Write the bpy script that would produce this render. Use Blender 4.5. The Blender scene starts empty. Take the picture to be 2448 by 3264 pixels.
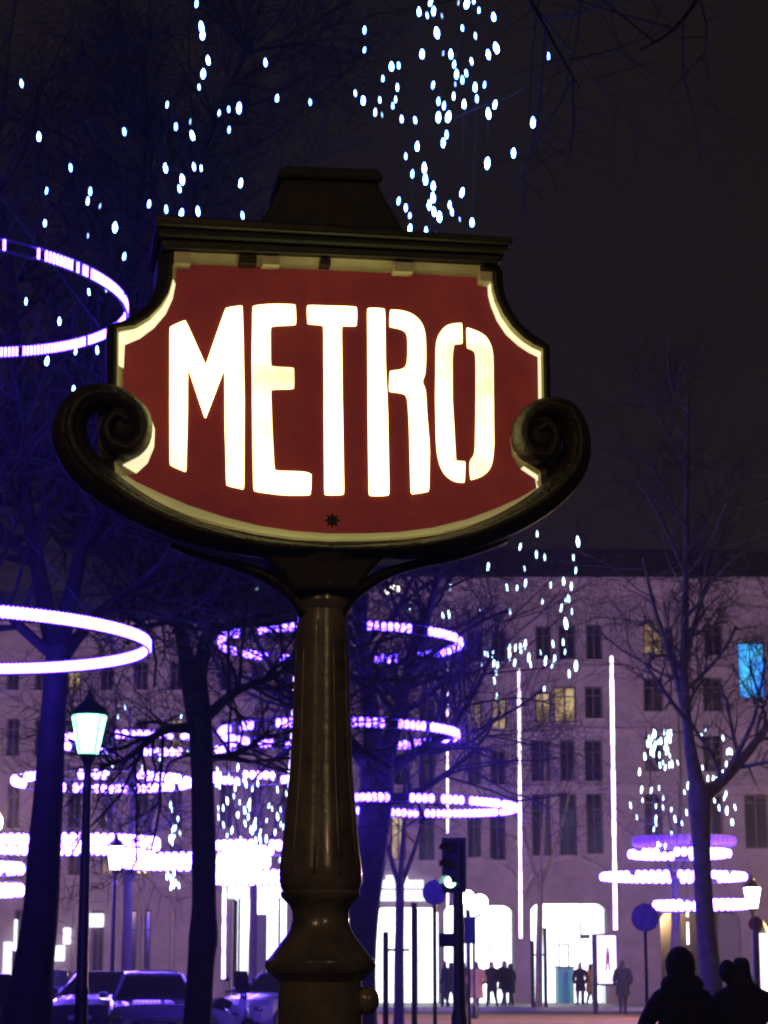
import bpy, bmesh, math, random
from mathutils import Vector, Matrix

# ------------------------------------------------------------------ camera, sky, exposure
S = bpy.context.scene
COL = S.collection
F = 6950.0                     # focal length in pixels of the 2448x3264 photograph
PITCH = math.radians(11.7)
EYE = 1.6
cam_d = bpy.data.cameras.new("camera")
cam = bpy.data.objects.new("camera", cam_d)
COL.objects.link(cam)
cam_d.sensor_fit = 'VERTICAL'
cam_d.sensor_height = 24.0
cam_d.lens = 24.0 * F / 3264.0
cam_d.clip_start = 0.05
cam_d.clip_end = 2000.0
cam.location = (0, 0, EYE)
cam.rotation_euler = (math.radians(90) + PITCH, 0, 0)
S.camera = cam
cam_d.dof.use_dof = True
cam_d.dof.focus_distance = 4.95
cam_d.dof.aperture_fstop = 11.0

W = bpy.data.worlds.new("World")
S.world = W
W.use_nodes = True
wn = W.node_tree
bg = wn.nodes["Background"]
bg.inputs[0].default_value = (0.0085, 0.0066, 0.0054, 1)   # city night sky
bg.inputs[1].default_value = 1.0

S.view_settings.view_transform = 'Standard'
S.view_settings.look = 'None'
S.view_settings.exposure = 0.0
S.view_settings.gamma = 1.0
S.cycles.use_denoising = True
S.cycles.max_bounces = 5
S.cycles.diffuse_bounces = 2
S.cycles.glossy_bounces = 3
S.cycles.transmission_bounces = 3
S.cycles.volume_bounces = 0
S.cycles.sample_clamp_indirect = 3.0
S.cycles.caustics_reflective = False
S.cycles.caustics_refractive = False
S.cycles.use_light_tree = True
S.cycles.filter_width = 2.0
R = random.Random(7)

# ------------------------------------------------------------------ helpers
CP, SP = math.cos(PITCH), math.sin(PITCH)


def ray(u, v):
    x = (u - 1224.0) / F
    y = (1632.0 - v) / F
    return Vector((x, CP - y * SP, SP + y * CP))


def at(u, v, Y):
    """point of the place seen at photo pixel (u, v), standing Y metres down the street"""
    d = ray(u, v)
    return Vector((0, 0, EYE)) + d * (Y / d.y)


def pxm(Y):
    return Y / F


class MB:
    def __init__(self):
        self.v, self.f, self.m = [], [], []
        self.mi = 0

    def add(self, vs, fs):
        o = len(self.v)
        self.v.extend([tuple(p) for p in vs])
        for f in fs:
            self.f.append(tuple(o + i for i in f))
            self.m.append(self.mi)
        return self

    def box(self, a, b):
        x0, y0, z0 = a
        x1, y1, z1 = b
        vs = [(x0, y0, z0), (x1, y0, z0), (x1, y1, z0), (x0, y1, z0), (x0, y0, z1), (x1, y0, z1), (x1, y1, z1), (x0, y1, z1)]
        return self.add(vs, [(0, 3, 2, 1), (4, 5, 6, 7), (0, 1, 5, 4), (1, 2, 6, 5), (2, 3, 7, 6), (3, 0, 4, 7)])

    def tube(self, pts, rad, n=8, cap=True, flat=None):
        pts = [Vector(p) for p in pts]
        k = len(pts)
        if not hasattr(rad, '__len__'):
            rad = [rad] * k
        vs = []
        prev = None
        for i, p in enumerate(pts):
            t = (pts[min(i + 1, k - 1)] - pts[max(i - 1, 0)])
            if t.length < 1e-9:
                t = Vector((0, 0, 1))
            t.normalize()
            if flat is not None:
                b = Vector(flat)
                a = t.cross(b).normalized()
            else:
                if prev is None:
                    a = t.orthogonal().normalized()
                else:
                    a = (prev - t * prev.dot(t))
                    a = a.normalized() if a.length > 1e-6 else t.orthogonal().normalized()
                prev = a
                b = t.cross(a)
            r = rad[i]
            ra, rb = r if hasattr(r, '__len__') else (r, r)
            for j in range(n):
                q = 2 * math.pi * (j + .5) / n
                vs.append(p + a * (ra * math.cos(q)) + b * (rb * math.sin(q)))
        fs = []
        for i in range(k - 1):
            for j in range(n):
                j2 = (j + 1) % n
                fs.append((i * n + j, i * n + j2, (i + 1) * n + j2, (i + 1) * n + j))
        if cap:
            fs.append(tuple(range(n - 1, -1, -1)))
            fs.append(tuple((k - 1) * n + j for j in range(n)))
        return self.add(vs, fs)

    def lathe(self, c, prof, n=24, lobes=0, amp=0.0):
        """profile [(r, z)] round a vertical axis through c=(x, y)"""
        vs = []
        for r, z in prof:
            for j in range(n):
                q = 2 * math.pi * j / n
                rr = r * (1 + (amp * abs(math.sin(q * lobes / 2)) if lobes else 0))
                vs.append((c[0] + rr * math.cos(q), c[1] + rr * math.sin(q), z))
        fs = []
        for i in range(len(prof) - 1):
            for j in range(n):
                j2 = (j + 1) % n
                fs.append((i * n + j, i * n + j2, (i + 1) * n + j2, (i + 1) * n + j))
        fs.append(tuple(range(n - 1, -1, -1)))
        fs.append(tuple((len(prof) - 1) * n + j for j in range(n)))
        return self.add(vs, fs)

    def prism(self, front, back):
        n = len(front)
        fs = [tuple(range(n)), tuple(range(2 * n - 1, n - 1, -1))]
        for i in range(n):
            j = (i + 1) % n
            fs.append((i, i + n, j + n, j))
        return self.add(list(front) + list(back), fs)

    def loft(self, A, B, closed=True):
        n = len(A)
        fs = []
        for i in range(n if closed else n - 1):
            j = (i + 1) % n
            fs.append((i, j, n + j, n + i))
        return self.add(list(A) + list(B), fs)

    def ball(self, c, r, n=12, k=8):
        rx, ry, rz = r if hasattr(r, '__len__') else (r, r, r)
        prof = []
        vs = []
        for i in range(k + 1):
            a = -math.pi / 2 + math.pi * i / k
            for j in range(n):
                q = 2 * math.pi * j / n
                rr = max(math.cos(a), 0.02)
                vs.append((c[0] + rx * rr * math.cos(q), c[1] + ry * rr * math.sin(q), c[2] + rz * math.sin(a)))
        fs = []
        for i in range(k):
            for j in range(n):
                j2 = (j + 1) % n
                fs.append((i * n + j, i * n + j2, (i + 1) * n + j2, (i + 1) * n + j))
        fs.append(tuple(range(n - 1, -1, -1)))
        fs.append(tuple(k * n + j for j in range(n)))
        return self.add(vs, fs)

    def mesh(self, name, mats, loc=(0, 0, 0), smooth=False, fix=True):
        me = bpy.data.meshes.new(name)
        lx, ly, lz = loc
        me.from_pydata([(x - lx, y - ly, z - lz) for x, y, z in self.v], [], self.f)
        for m in (mats if isinstance(mats, (list, tuple)) else [mats]):
            me.materials.append(m)
        if isinstance(mats, (list, tuple)) and len(mats) > 1:
            me.polygons.foreach_set('material_index', self.m)
        if fix:
            bm = bmesh.new()
            bm.from_mesh(me)
            bmesh.ops.recalc_face_normals(bm, faces=bm.faces)
            bm.to_mesh(me)
            bm.free()
        if smooth:
            me.polygons.foreach_set('use_smooth', [True] * len(me.polygons))
        me.update()
        return me


def wloc(o):
    v = Vector((0, 0, 0))
    while o is not None:
        v += o.location
        o = o.parent
    return v


def build(mb, name, mats, parent=None, loc=None, smooth=False, bevel=0.0, fix=True, edge=None):
    """one mesh object; vertices are given in world space"""
    pl = wloc(parent) if parent else Vector((0, 0, 0))
    if loc is None:
        loc = pl
    loc = Vector(loc)
    me = mb.mesh(name, mats, loc, smooth, fix)
    o = bpy.data.objects.new(name, me)
    COL.objects.link(o)
    o.parent = parent
    o.location = loc - pl
    if bevel:
        b = o.modifiers.new('bevel', 'BEVEL')
        b.width = bevel
        b.segments = 2
        b.limit_method = 'ANGLE'
    if smooth and edge:
        try:
            me.set_sharp_from_angle(angle=math.radians(edge))
        except Exception:
            pass
    return o


def tag(o, label, cat, group=None, kind=None):
    if label:
        o['label'] = label
    if cat:
        o['category'] = cat
    if group:
        o['group'] = group
    if kind:
        o['kind'] = kind
    return o


def thing(name, loc, label, cat, group=None):
    o = bpy.data.objects.new(name, None)
    o.empty_display_size = 0.1
    o.location = loc
    COL.objects.link(o)
    return tag(o, label, cat, group)


def link_copy(me, name, loc, parent):
    """an alike piece that shares its mesh; loc in world space"""
    o = bpy.data.objects.new(name, me)
    COL.objects.link(o)
    o.parent = parent
    o.location = Vector(loc) - wloc(parent)
    return o


# ------------------------------------------------------------------ materials
def mat(name, base, rough=0.6, metal=0.0, var=0.0, scale=8.0, bump=0.0, bscale=30.0, spec=0.5, coat=0.0, base2=None):
    m = bpy.data.materials.new(name)
    m.use_nodes = True
    nt = m.node_tree
    p = nt.nodes['Principled BSDF']
    p.inputs['Base Color'].default_value = (*base, 1)
    p.inputs['Roughness'].default_value = rough
    p.inputs['Metallic'].default_value = metal
    p.inputs['Specular IOR Level'].default_value = spec
    p.inputs['Coat Weight'].default_value = coat
    tc = nt.nodes.new('ShaderNodeTexCoord')
    if var or base2:
        n = nt.nodes.new('ShaderNodeTexNoise')
        n.inputs['Scale'].default_value = scale
        n.inputs['Detail'].default_value = 6
        n.inputs['Roughness'].default_value = 0.65
        nt.links.new(tc.outputs['Object'], n.inputs['Vector'])
        r = nt.nodes.new('ShaderNodeValToRGB')
        b2 = base2 or tuple(min(1, c * (1 + var)) for c in base)
        b1 = base if base2 else tuple(c * (1 - var) for c in base)
        r.color_ramp.elements[0].position = 0.35
        r.color_ramp.elements[1].position = 0.68
        r.color_ramp.elements[0].color = (*b1, 1)
        r.color_ramp.elements[1].color = (*b2, 1)
        nt.links.new(n.outputs['Fac'], r.inputs['Fac'])
        nt.links.new(r.outputs['Color'], p.inputs['Base Color'])
    if bump:
        n2 = nt.nodes.new('ShaderNodeTexNoise')
        n2.inputs['Scale'].default_value = bscale
        n2.inputs['Detail'].default_value = 5
        nt.links.new(tc.outputs['Object'], n2.inputs['Vector'])
        b = nt.nodes.new('ShaderNodeBump')
        b.inputs['Strength'].default_value = bump
        b.inputs['Distance'].default_value = 0.02
        nt.links.new(n2.outputs['Fac'], b.inputs['Height'])
        nt.links.new(b.outputs['Normal'], p.inputs['Normal'])
    return m


def glow(name, col, strength, sample=True, base=(0.8, 0.8, 0.8)):
    m = bpy.data.materials.new(name)
    m.use_nodes = True
    p = m.node_tree.nodes['Principled BSDF']
    p.inputs['Base Color'].default_value = (*base, 1)
    p.inputs['Roughness'].default_value = 0.4
    p.inputs['Emission Color'].default_value = (*col, 1)
    p.inputs['Emission Strength'].default_value = strength
    m.cycles.emission_sampling = 'FRONT' if sample else 'NONE'
    return m


M = {}
M['iron'] = mat('painted_iron', (0.020, 0.016, 0.011), 0.5, 0.0, 0.55, 9, 0.35, 60, spec=0.4)
M['iron_lip'] = mat('olive_painted_lip', (0.74, 0.72, 0.48), 0.42, 0.0, 0.15, 14, 0.15, 70)
M['iron_dark'] = mat('matte_dark_iron', (0.012, 0.010, 0.008), 0.75, 0.0, 0.5, 12, 0.3, 50)  # darker and rougher than the case iron
M['post'] = mat('post_iron', (0.115, 0.096, 0.078), 0.25, 0.0, 0.5, 7, 0.06, 45, spec=0.6, coat=0.2)
M['bark'] = mat('bark', (0.018, 0.015, 0.013), 0.9, 0, 0.5, 5, 0.9, 14)
M['bark_pale'] = mat('pale_plane_bark', (0.14, 0.115, 0.085), 0.9, 0, 0, 4, 0.7, 12, base2=(0.28, 0.24, 0.18))
M['twig'] = mat('twig', (0.050, 0.040, 0.034), 0.85)
M['stone'] = mat('facade_stone', (0.33, 0.30, 0.29), 0.85, 0, 0.2, 1.3, 0.3, 6)
M['stone2'] = mat('facade_plaster', (0.32, 0.28, 0.28), 0.85, 0, 0.2, 0.9, 0.3, 6)
M['trim'] = mat('stone_trim', (0.38, 0.34, 0.33), 0.8, 0, 0.15, 3)
M['roof'] = mat('zinc_roof', (0.10, 0.10, 0.11), 0.5, 0.3, 0.3, 2)
M['winframe'] = mat('window_paint', (0.07, 0.065, 0.065), 0.6)
M['glass'] = mat('dark_window_glass', (0.012, 0.010, 0.016), 0.12, 0, spec=0.7)
M['asphalt'] = mat('asphalt', (0.055, 0.052, 0.050), 0.75, 0, 0.35, 3, 0.4, 80)
M['sand'] = mat('sandy_paving', (0.33, 0.21, 0.02), 0.85, 0, 0.3, 0.8, 0.3, 30)
M['pave'] = mat('pavement', (0.26, 0.25, 0.24), 0.6, 0, 0.25, 1.2, 0.2, 30)
M['kerb'] = mat('granite_kerb', (0.30, 0.29, 0.27), 0.7, 0, 0.2, 6)
M['paint'] = mat('road_paint', (0.50, 0.38, 0.16), 0.6, 0, 0.2, 3)
M['black'] = mat('black_paint', (0.010, 0.010, 0.012), 0.4)
M['green_paint'] = mat('dark_green_paint', (0.012, 0.022, 0.016), 0.4, 0, 0.3, 8)
M['alu'] = mat('sign_back_grey', (0.13, 0.12, 0.16), 0.5, 0.2, 0.2, 6)
M['mauve'] = mat('mauve_sign_sheet', (0.42, 0.26, 0.46), 0.5, 0, 0.3, 4)
M['blue'] = mat('blue_sign_sheet', (0.05, 0.10, 0.60), 0.5)
M['red'] = mat('red_sign_sheet', (0.45, 0.03, 0.03), 0.5)
M['coat_black'] = mat('black_coat', (0.006, 0.006, 0.007), 0.9, 0, 0.4, 20, 0.4, 40)
M['coat_navy'] = mat('navy_coat', (0.015, 0.017, 0.035), 0.9, 0, 0.3, 12)
M['coat_tan'] = mat('tan_coat', (0.42, 0.24, 0.12), 0.9, 0, 0.25, 9)
M['trouser'] = mat('dark_trousers', (0.012, 0.012, 0.018), 0.9)
M['jeans'] = mat('grey_jeans', (0.10, 0.10, 0.14), 0.9)
M['skin'] = mat('skin', (0.42, 0.25, 0.18), 0.6)
M['hair'] = mat('dark_hair', (0.012, 0.009, 0.007), 0.7)
M['tyre'] = mat('tyre', (0.012, 0.012, 0.012), 0.85)
M['rim'] = mat('alloy_rim', (0.4, 0.4, 0.42), 0.35, 0.8)
M['car_glass'] = mat('car_glass', (0.008, 0.009, 0.012), 0.06, 0, spec=0.8)
M['car_grey'] = mat('car_paint_silver_grey', (0.33, 0.31, 0.32), 0.25, 0.4, 0.06, 3, coat=0.6)
M['car_teal'] = mat('car_paint_dark_teal', (0.02, 0.06, 0.07), 0.22, 0.3, 0.06, 3, coat=0.8)
M['car_white'] = mat('car_paint_white', (0.78, 0.75, 0.66), 0.3, 0, 0.04, 3, coat=0.5)
M['car_black'] = mat('car_paint_black', (0.012, 0.010, 0.012), 0.2, 0.2, coat=0.7)
M['plastic'] = mat('plastic_trim', (0.02, 0.02, 0.022), 0.5)
M['chrome'] = mat('chrome', (0.6, 0.6, 0.62), 0.18, 1.0)
M['wire'] = mat('black_cable', (0.015, 0.015, 0.02), 0.6)
M['hoop'] = mat('ring_hoop_metal', (0.20, 0.18, 0.30), 0.4, 0.5)

M['lip_glow_dim'] = glow('dim_lip_glow_strip', (1.0, 0.90, 0.36), 0.13, True, (.42, .40, .2))  # makes the lower lip glow by itself, in place of letter light
M['edge'] = glow('lip_glow_strip', (1.0, 0.93, 0.55), 0.95)  # emission that stands in for light falling on the lip
M['bulb'] = glow('blue_white_bulb', (0.08, 0.24, 1.0), 40.0, True)
M['bulb_big'] = glow('bright_blue_white_bulb', (0.07, 0.22, 1.0), 95.0, True)
M['bulb_dim'] = glow('dim_blue_white_bulb', (0.25, 0.42, 1.0), 4.0, True)
M['bulb_far'] = glow('cool_white_bulb', (0.45, 0.75, 1.0), 9.0, False)
M['led'] = glow('violet_led', (0.066, 0.026, 1.0), 62.0)
M['led_far'] = glow('violet_led_far', (0.13, 0.056, 1.0), 56.0)
M['tube'] = glow('white_violet_tube', (0.80, 0.62, 1.0), 4.0)
M['lantern'] = glow('greenish_lantern_glass', (0.18, 1.0, 0.50), 8.0)
M['lamp_warm'] = glow('warm_lantern_glass', (1.0, 0.78, 0.50), 30.0)
M['lamp_cool'] = glow('white_lantern_glass', (1.0, 0.86, 0.92), 26.0)
M['go'] = glow('green_signal_lens', (0.45, 1.0, 0.75), 5.0)
M['head'] = glow('headlamp', (1.0, 0.9, 0.8), 8.0)
M['tail'] = glow('tail_lamp', (1.0, 0.05, 0.06), 3.0)
M['shop'] = glow('shop_light_panel', (0.94, 1.0, 0.98), 1.9)
M['shop_sign'] = glow('lit_fascia', (0.85, 0.88, 1.0), 1.3)
M['poster'] = glow('backlit_poster', (1.0, 0.84, 0.98), 1.5)
M['teal_disp'] = mat('teal_display', (0.15, 0.62, 0.58), 0.5)


def lit_window(name, c1, c2, strength, scale):
    m = bpy.data.materials.new(name)
    m.use_nodes = True
    nt = m.node_tree
    p = nt.nodes['Principled BSDF']
    tc = nt.nodes.new('ShaderNodeTexCoord')
    n = nt.nodes.new('ShaderNodeTexNoise')
    n.inputs['Scale'].default_value = scale
    n.inputs['Detail'].default_value = 4
    r = nt.nodes.new('ShaderNodeValToRGB')
    r.color_ramp.elements[0].position = 0.38
    r.color_ramp.elements[1].position = 0.66
    r.color_ramp.elements[0].color = (*c1, 1)
    r.color_ramp.elements[1].color = (*c2, 1)
    nt.links.new(tc.outputs['Object'], n.inputs['Vector'])
    nt.links.new(n.outputs['Fac'], r.inputs['Fac'])
    nt.links.new(r.outputs['Color'], p.inputs['Emission Color'])
    p.inputs['Emission Strength'].default_value = strength
    p.inputs['Base Color'].default_value = (0.02, 0.02, 0.02, 1)
    p.inputs['Roughness'].default_value = 0.3
    return m


M['win_warm'] = lit_window('lit_curtain_window', (0.20, 0.12, 0.045), (0.85, 0.62, 0.28), 1.0, 1.1)
M['letter'] = lit_window('lit_letter_glass', (1.7, 1.35, 0.55), (7.0, 6.2, 2.2), 1.0, 3.2)
M['win_blue'] = lit_window('blue_lit_window', (0.0, 0.10, 1.0), (0.10, 0.80, 1.0), 1.5, 0.8)

# red panel: dark red glass, lit faintly from inside the box
m = bpy.data.materials.new('red_glass_panel')
m.use_nodes = True
nt = m.node_tree
p = nt.nodes['Principled BSDF']
p.inputs['Base Color'].default_value = (0.10, 0.008, 0.010, 1)
p.inputs['Roughness'].default_value = 0.5
p.inputs['Specular IOR Level'].default_value = 0.15
tc = nt.nodes.new('ShaderNodeTexCoord')
n = nt.nodes.new('ShaderNodeTexNoise')
n.inputs['Scale'].default_value = 2.6
n.inputs['Detail'].default_value = 12
n.inputs['Roughness'].default_value = 0.8
r = nt.nodes.new('ShaderNodeValToRGB')
r.color_ramp.elements[0].position = 0.3
r.color_ramp.elements[1].position = 0.72
r.color_ramp.elements[0].color = (0.062, 0.0060, 0.010, 1)
r.color_ramp.elements[1].color = (0.165, 0.0210, 0.011, 1)
nt.links.new(tc.outputs['Object'], n.inputs['Vector'])
nt.links.new(n.outputs['Fac'], r.inputs['Fac'])
nt.links.new(r.outputs['Color'], p.inputs['Emission Color'])
p.inputs['Emission Strength'].default_value = 0.78
M['panel'] = m

# ------------------------------------------------------------------ ground
def sheet(name, x0, x1, y0, y1, z, material, thick=None):
    mb = MB()
    if thick:
        mb.box((x0, y0, z - thick), (x1, y1, z))
    else:
        mb.add([(x0, y0, z), (x1, y0, z), (x1, y1, z), (x0, y1, z)], [(0, 1, 2, 3)])
    o = build(mb, name, material)
    o['kind'] = 'structure'
    return o


sheet('ground', -120, 120, -30, 210, 0.0, M['asphalt'])
sheet('sandy_path', -40, 40, 56.5, 71.5, 0.004, M['sand'])
sheet('pavement', -40, 40, 77.0, 84.2, 0.12, M['pave'], 0.119)
sheet('kerb', -40, 40, 76.7, 76.995, 0.125, M['kerb'], 0.124)
for i in range(4):
    sheet('crossing_stripe', -13.0, 9.0, 57.6 + i * 1.9, 58.0 + i * 1.9, 0.008, M['paint'])

# ------------------------------------------------------------------ metro sign
SY = 4.9
SYAW = math.radians(9.0)           # right-hand side turned away
base = at(1024, 1250, SY)
base.z = 0.0
EX = Vector((math.cos(SYAW), math.sin(SYAW), 0))
EN = Vector((math.sin(SYAW), -math.cos(SYAW), 0))      # towards the street
EZ = Vector((0, 0, 1))
PC = at(1024, 1250, SY)


def zp(zx, zy, w=0.0):
    """zoom pixel of the sign -> point on the sign plane, w metres in front of the glass"""
    d = ray(100 + zx * 1.1151, 650 + zy * 1.1151)
    o = Vector((0, 0, EYE))
    t = (PC - o).dot(EN) / d.dot(EN)
    return o + d * t + EN * w


sign = thing('metro_sign', base, 'art nouveau cast-iron station sign with glowing METRO letters on red glass atop a post', 'sign')
# paired outlines: red glass edge, raised lip edge, iron body edge (zoom pixels)
TRI = [
    ((452, 172), (440, 146), (428, 112)), ((600, 179), (600, 154), (600, 122)), ((760, 186), (760, 161), (760, 132)),
    ((920, 193), (920, 169), (920, 141)), ((1080, 200), (1080, 177), (1080, 150)), ((1200, 206), (1200, 183), (1200, 158)),
    ((1274, 210), (1275, 186), (1285, 163)),
    ((1276, 234), (1276, 208), (1325, 168)), ((1304, 238), (1310, 210), (1345, 200)), ((1305, 262), (1313, 250), (1345, 240)), ((1313, 293), (1323, 285), (1355, 275)),
    ((1330, 335), (1342, 325), (1372, 312)), ((1356, 374), (1368, 362), (1396, 345)), ((1391, 406), (1400, 393), (1425, 372)),
    ((1420, 425), (1428, 411), (1452, 390)), ((1447, 438), (1454, 422), (1478, 408)),
    ((1448, 500), (1456, 500), (1480, 500)), ((1449, 588), (1457, 580), (1482, 585)),
    ((1412, 598), (1420, 612), (1500, 620)), ((1384, 625), (1395, 637), (1510, 640)), ((1368, 670), (1381, 675), (1512, 670)),
    ((1374, 722), (1388, 716), (1510, 710)), ((1398, 758), (1410, 748), (1508, 740)), ((1440, 786), (1447, 772), (1505, 765)),
    ((1444, 812), (1450, 832), (1500, 812)), ((1400, 838), (1400, 866), (1430, 880)), ((1330, 870), (1330, 900), (1340, 930)),
    ((1250, 900), (1252, 928), (1258, 960)), ((1150, 925), (1150, 954), (1152, 985)), ((1050, 938), (1050, 966), (1050, 998)),
    ((950, 942), (950, 971), (950, 1005)), ((850, 942), (850, 972), (850, 1008)), ((750, 935), (748, 967), (745, 1004)),
    ((650, 920), (646, 953), (640, 990)), ((550, 895), (545, 932), (538, 968)), ((450, 862), (440, 903), (432, 940)),
    ((375, 830), (355, 866), (345, 905)), ((300, 795), (278, 820), (262, 862)), ((272, 776), (238, 787), (215, 815)),
    ((300, 771), (236, 742), (205, 770)), ((332, 742), (296, 716), (196, 735)), ((351, 695), (322, 680), (190, 700)),
    ((353, 645), (334, 645), (188, 650)), ((338, 600), (322, 602), (190, 610)), ((308, 567), (300, 574), (192, 585)),
    ((263, 550), (243, 552), (215, 560)), ((264, 470), (243, 470), (216, 470)), ((267, 404), (244, 364), (216, 352)),
    ((310, 386), (294, 357), (270, 335)), ((350, 356), (335, 334), (310, 310)), ((384, 316), (368, 300), (338, 285)),
    ((404, 272), (390, 262), (352, 250)), ((412, 230), (401, 222), (358, 215)), ((416, 188), (404, 152), (360, 150)), ((450, 187), (442, 150), (392, 118)),
]
inner = [zp(*a, 0.0) for a, b, c in TRI]
lip0 = [zp(*b, 0.030) for a, b, c in TRI]
lip1 = [zp(b[0] + (c[0] - b[0]) * .3, b[1] + (c[1] - b[1]) * .3, 0.034) for a, b, c in TRI]
body0 = [zp(*c, 0.012) for a, b, c in TRI]
body1 = [q - EN * 0.17 for q in body0]
mb = MB()
mb.prism(inner, [q - EN * 0.012 for q in inner])
build(mb, 'red_panel', M['panel'], sign)
mb = MB()
mb.loft(inner, lip0)
build(mb, 'inner_lip', M['iron_lip'], sign, fix=False)
mb = MB()
mb.loft(lip0, lip1)
mb.loft(lip1, body0)
mb.loft(body0, body1)
mb.add(body1, [tuple(range(len(body1)))])
build(mb, 'case', M['iron'], sign)

def lip_glow(i0, i1, frac, mt='edge'):  # glowing strip added over the lip to brighten it
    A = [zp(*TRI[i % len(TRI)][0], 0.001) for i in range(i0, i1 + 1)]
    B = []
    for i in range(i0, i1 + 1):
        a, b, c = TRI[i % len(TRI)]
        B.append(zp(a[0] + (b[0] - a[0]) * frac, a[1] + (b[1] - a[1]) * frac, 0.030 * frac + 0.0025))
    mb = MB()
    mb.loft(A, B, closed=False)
    build(mb, 'lip_glow_strip', M[mt], sign, fix=False)


lip_glow(39, 44, .62)
lip_glow(46, 52, .72)
lip_glow(8, 15, .55)
lip_glow(15, 17, .5)
lip_glow(22, 24, .4)
lip_glow(24, 38, .8, 'lip_glow_dim')
LET = {
    'M': [[(395, 352), (440, 332), (498, 462), (555, 298), (603, 291), (606, 400), (609, 560), (608, 817), (557, 806), (553, 640), (552, 472), (497, 616), (447, 467), (446, 600), (443, 768), (395, 748)]],
    'E': [[(632, 292), (690, 286), (755, 288), (757, 347), (683, 350), (684, 466), (751, 469), (751, 530), (684, 531), (688, 640), (694, 764), (780, 766), (800, 773), (798, 833), (720, 833), (635, 822), (632, 700), (630, 450)]],
    'T': [[(787, 290), (930, 295), (929, 350), (886, 349), (888, 500), (893, 832), (838, 833), (836, 600), (835, 347), (789, 344)]],
    'R': [[(960, 298), (1010, 300), (1012, 450), (1018, 600), (1022, 834), (965, 835), (962, 600)],
          [(1025, 303), (1070, 306), (1105, 325), (1125, 360), (1128, 420), (1126, 490), (1115, 510), (1127, 530), (1130, 600), (1138, 700), (1136, 823), (1085, 830), (1080, 640), (1075, 550), (1060, 541), (1022, 537), (1024, 478), (1060, 475), (1075, 460), (1076, 380), (1066, 360), (1023, 352)]],
    'O': [[(1230, 342), (1232, 400), (1208, 402), (1203, 430), (1203, 560), (1213, 735), (1240, 737), (1238, 797), (1205, 795), (1172, 765), (1158, 710), (1154, 560), (1156, 390), (1175, 355), (1200, 343)],
          [(1243, 354), (1290, 370), (1310, 395), (1320, 430), (1322, 700), (1315, 755), (1290, 780), (1255, 790), (1250, 735), (1268, 718), (1270, 560), (1270, 430), (1262, 418), (1245, 413)]],
}
def soften(poly, times=2):
    for _ in range(times):
        out = []
        n_ = len(poly)
        for i in range(n_):
            p0, p1, p2 = (Vector(poly[i - 1]), Vector(poly[i]), Vector(poly[(i + 1) % n_]))
            a, b = p1 - p0, p2 - p1
            ang = math.degrees(a.angle(b)) if a.length > 0 and b.length > 0 else 0
            if ang < 4:
                out.append(tuple(p1))
                continue
            t = .27 if ang < 62 else .06
            da, db = min(a.length * t, 14 if ang < 62 else 5), min(b.length * t, 14 if ang < 62 else 5)
            out += [tuple(p1 - a.normalized() * da), tuple(p1 + b.normalized() * db)]
        poly = out
    return poly


for ch, polys in LET.items():
    mb = MB()
    for poly in polys:
        poly = soften(poly)
        mb.prism([zp(x, y, 0.004) for x, y in poly], [zp(x, y, -0.002) for x, y in poly])
    o = build(mb, 'letter_' + ch.lower(), M['letter'], sign)
    o['label'] = 'glowing cream letter ' + ch

# dentils and hinge blocks along the top edge
for x0, x1, y0, y1, mt in [(405, 452, 150, 186, 'iron_lip'), (590, 640, 158, 186, 'iron'), (655, 705, 162, 190, 'iron_lip'), (1028, 1084, 180, 210, 'iron_lip'), (1272, 1308, 206, 236, 'iron_lip'), (820, 850, 168, 190, 'iron')]:
    mb = MB()
    poly = [(x0, y0), (x1, y0 + 2), (x1, y1), (x0, y1 - 2)]
    mb.prism([zp(x, y, 0.040) for x, y in poly], [zp(x, y, 0.002) for x, y in poly])
    build(mb, 'hinge_block', M[mt], sign, bevel=0.002)
# roof mouldings: stepped cornice across the head of the case
def cornice(name, l, r, h0, h1, w0, w1, mt):
    # l, r: zoom pixels of the lower corners, h0/h1 heights in zoom px above
    mb = MB()
    poly = [l, r, (r[0], r[1] - h1), (l[0], l[1] - h0)]
    mb.prism([zp(x, y, w0) for x, y in poly], [zp(x, y, w1) for x, y in poly])
    return build(mb, name, M[mt], sign, bevel=0.006)


cornice('cornice', (368, 146), (1330, 186), 30, 22, 0.055, -0.20, 'iron')
cornice('cornice', (356, 117), (1345, 165), 22, 16, 0.080, -0.22, 'iron_dark')
cornice('cornice', (350, 96), (1352, 150), 30, 18, 0.098, -0.24, 'iron')
cornice('roof_ridge', (390, 68), (1310, 134), 14, 10, 0.06, -0.20, 'iron_dark')
# crest on the roof
for poly, w0, w1, mt in (([(640, 72), (1060, 92), (1035, 40), (1000, -20), (985, -52), (715, -62), (700, -30), (675, 25)], .03, -.16, 'iron_dark'), ([(700, -60), (1000, -50), (1000, -72), (980, -86), (720, -96), (700, -82)], .04, -.17, 'iron_dark')):
    mb = MB()
    mb.prism([zp(x, y, w0) for x, y in poly], [zp(x, y, w1) for x, y in poly])
    build(mb, 'roof_crest', M[mt], sign, bevel=.012)
# rosette under the letters
mb = MB()
c = zp(860, 905, 0.004)
star = [(c + EX * (math.cos(a) * rr) + EZ * (math.sin(a) * rr)) for a, rr in [(k * math.pi / 8, 0.019 if k % 2 == 0 else 0.010) for k in range(16)]]
mb.prism(star, [q - EN * 0.006 for q in star])
build(mb, 'rosette', M['iron_dark'], sign)

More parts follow.
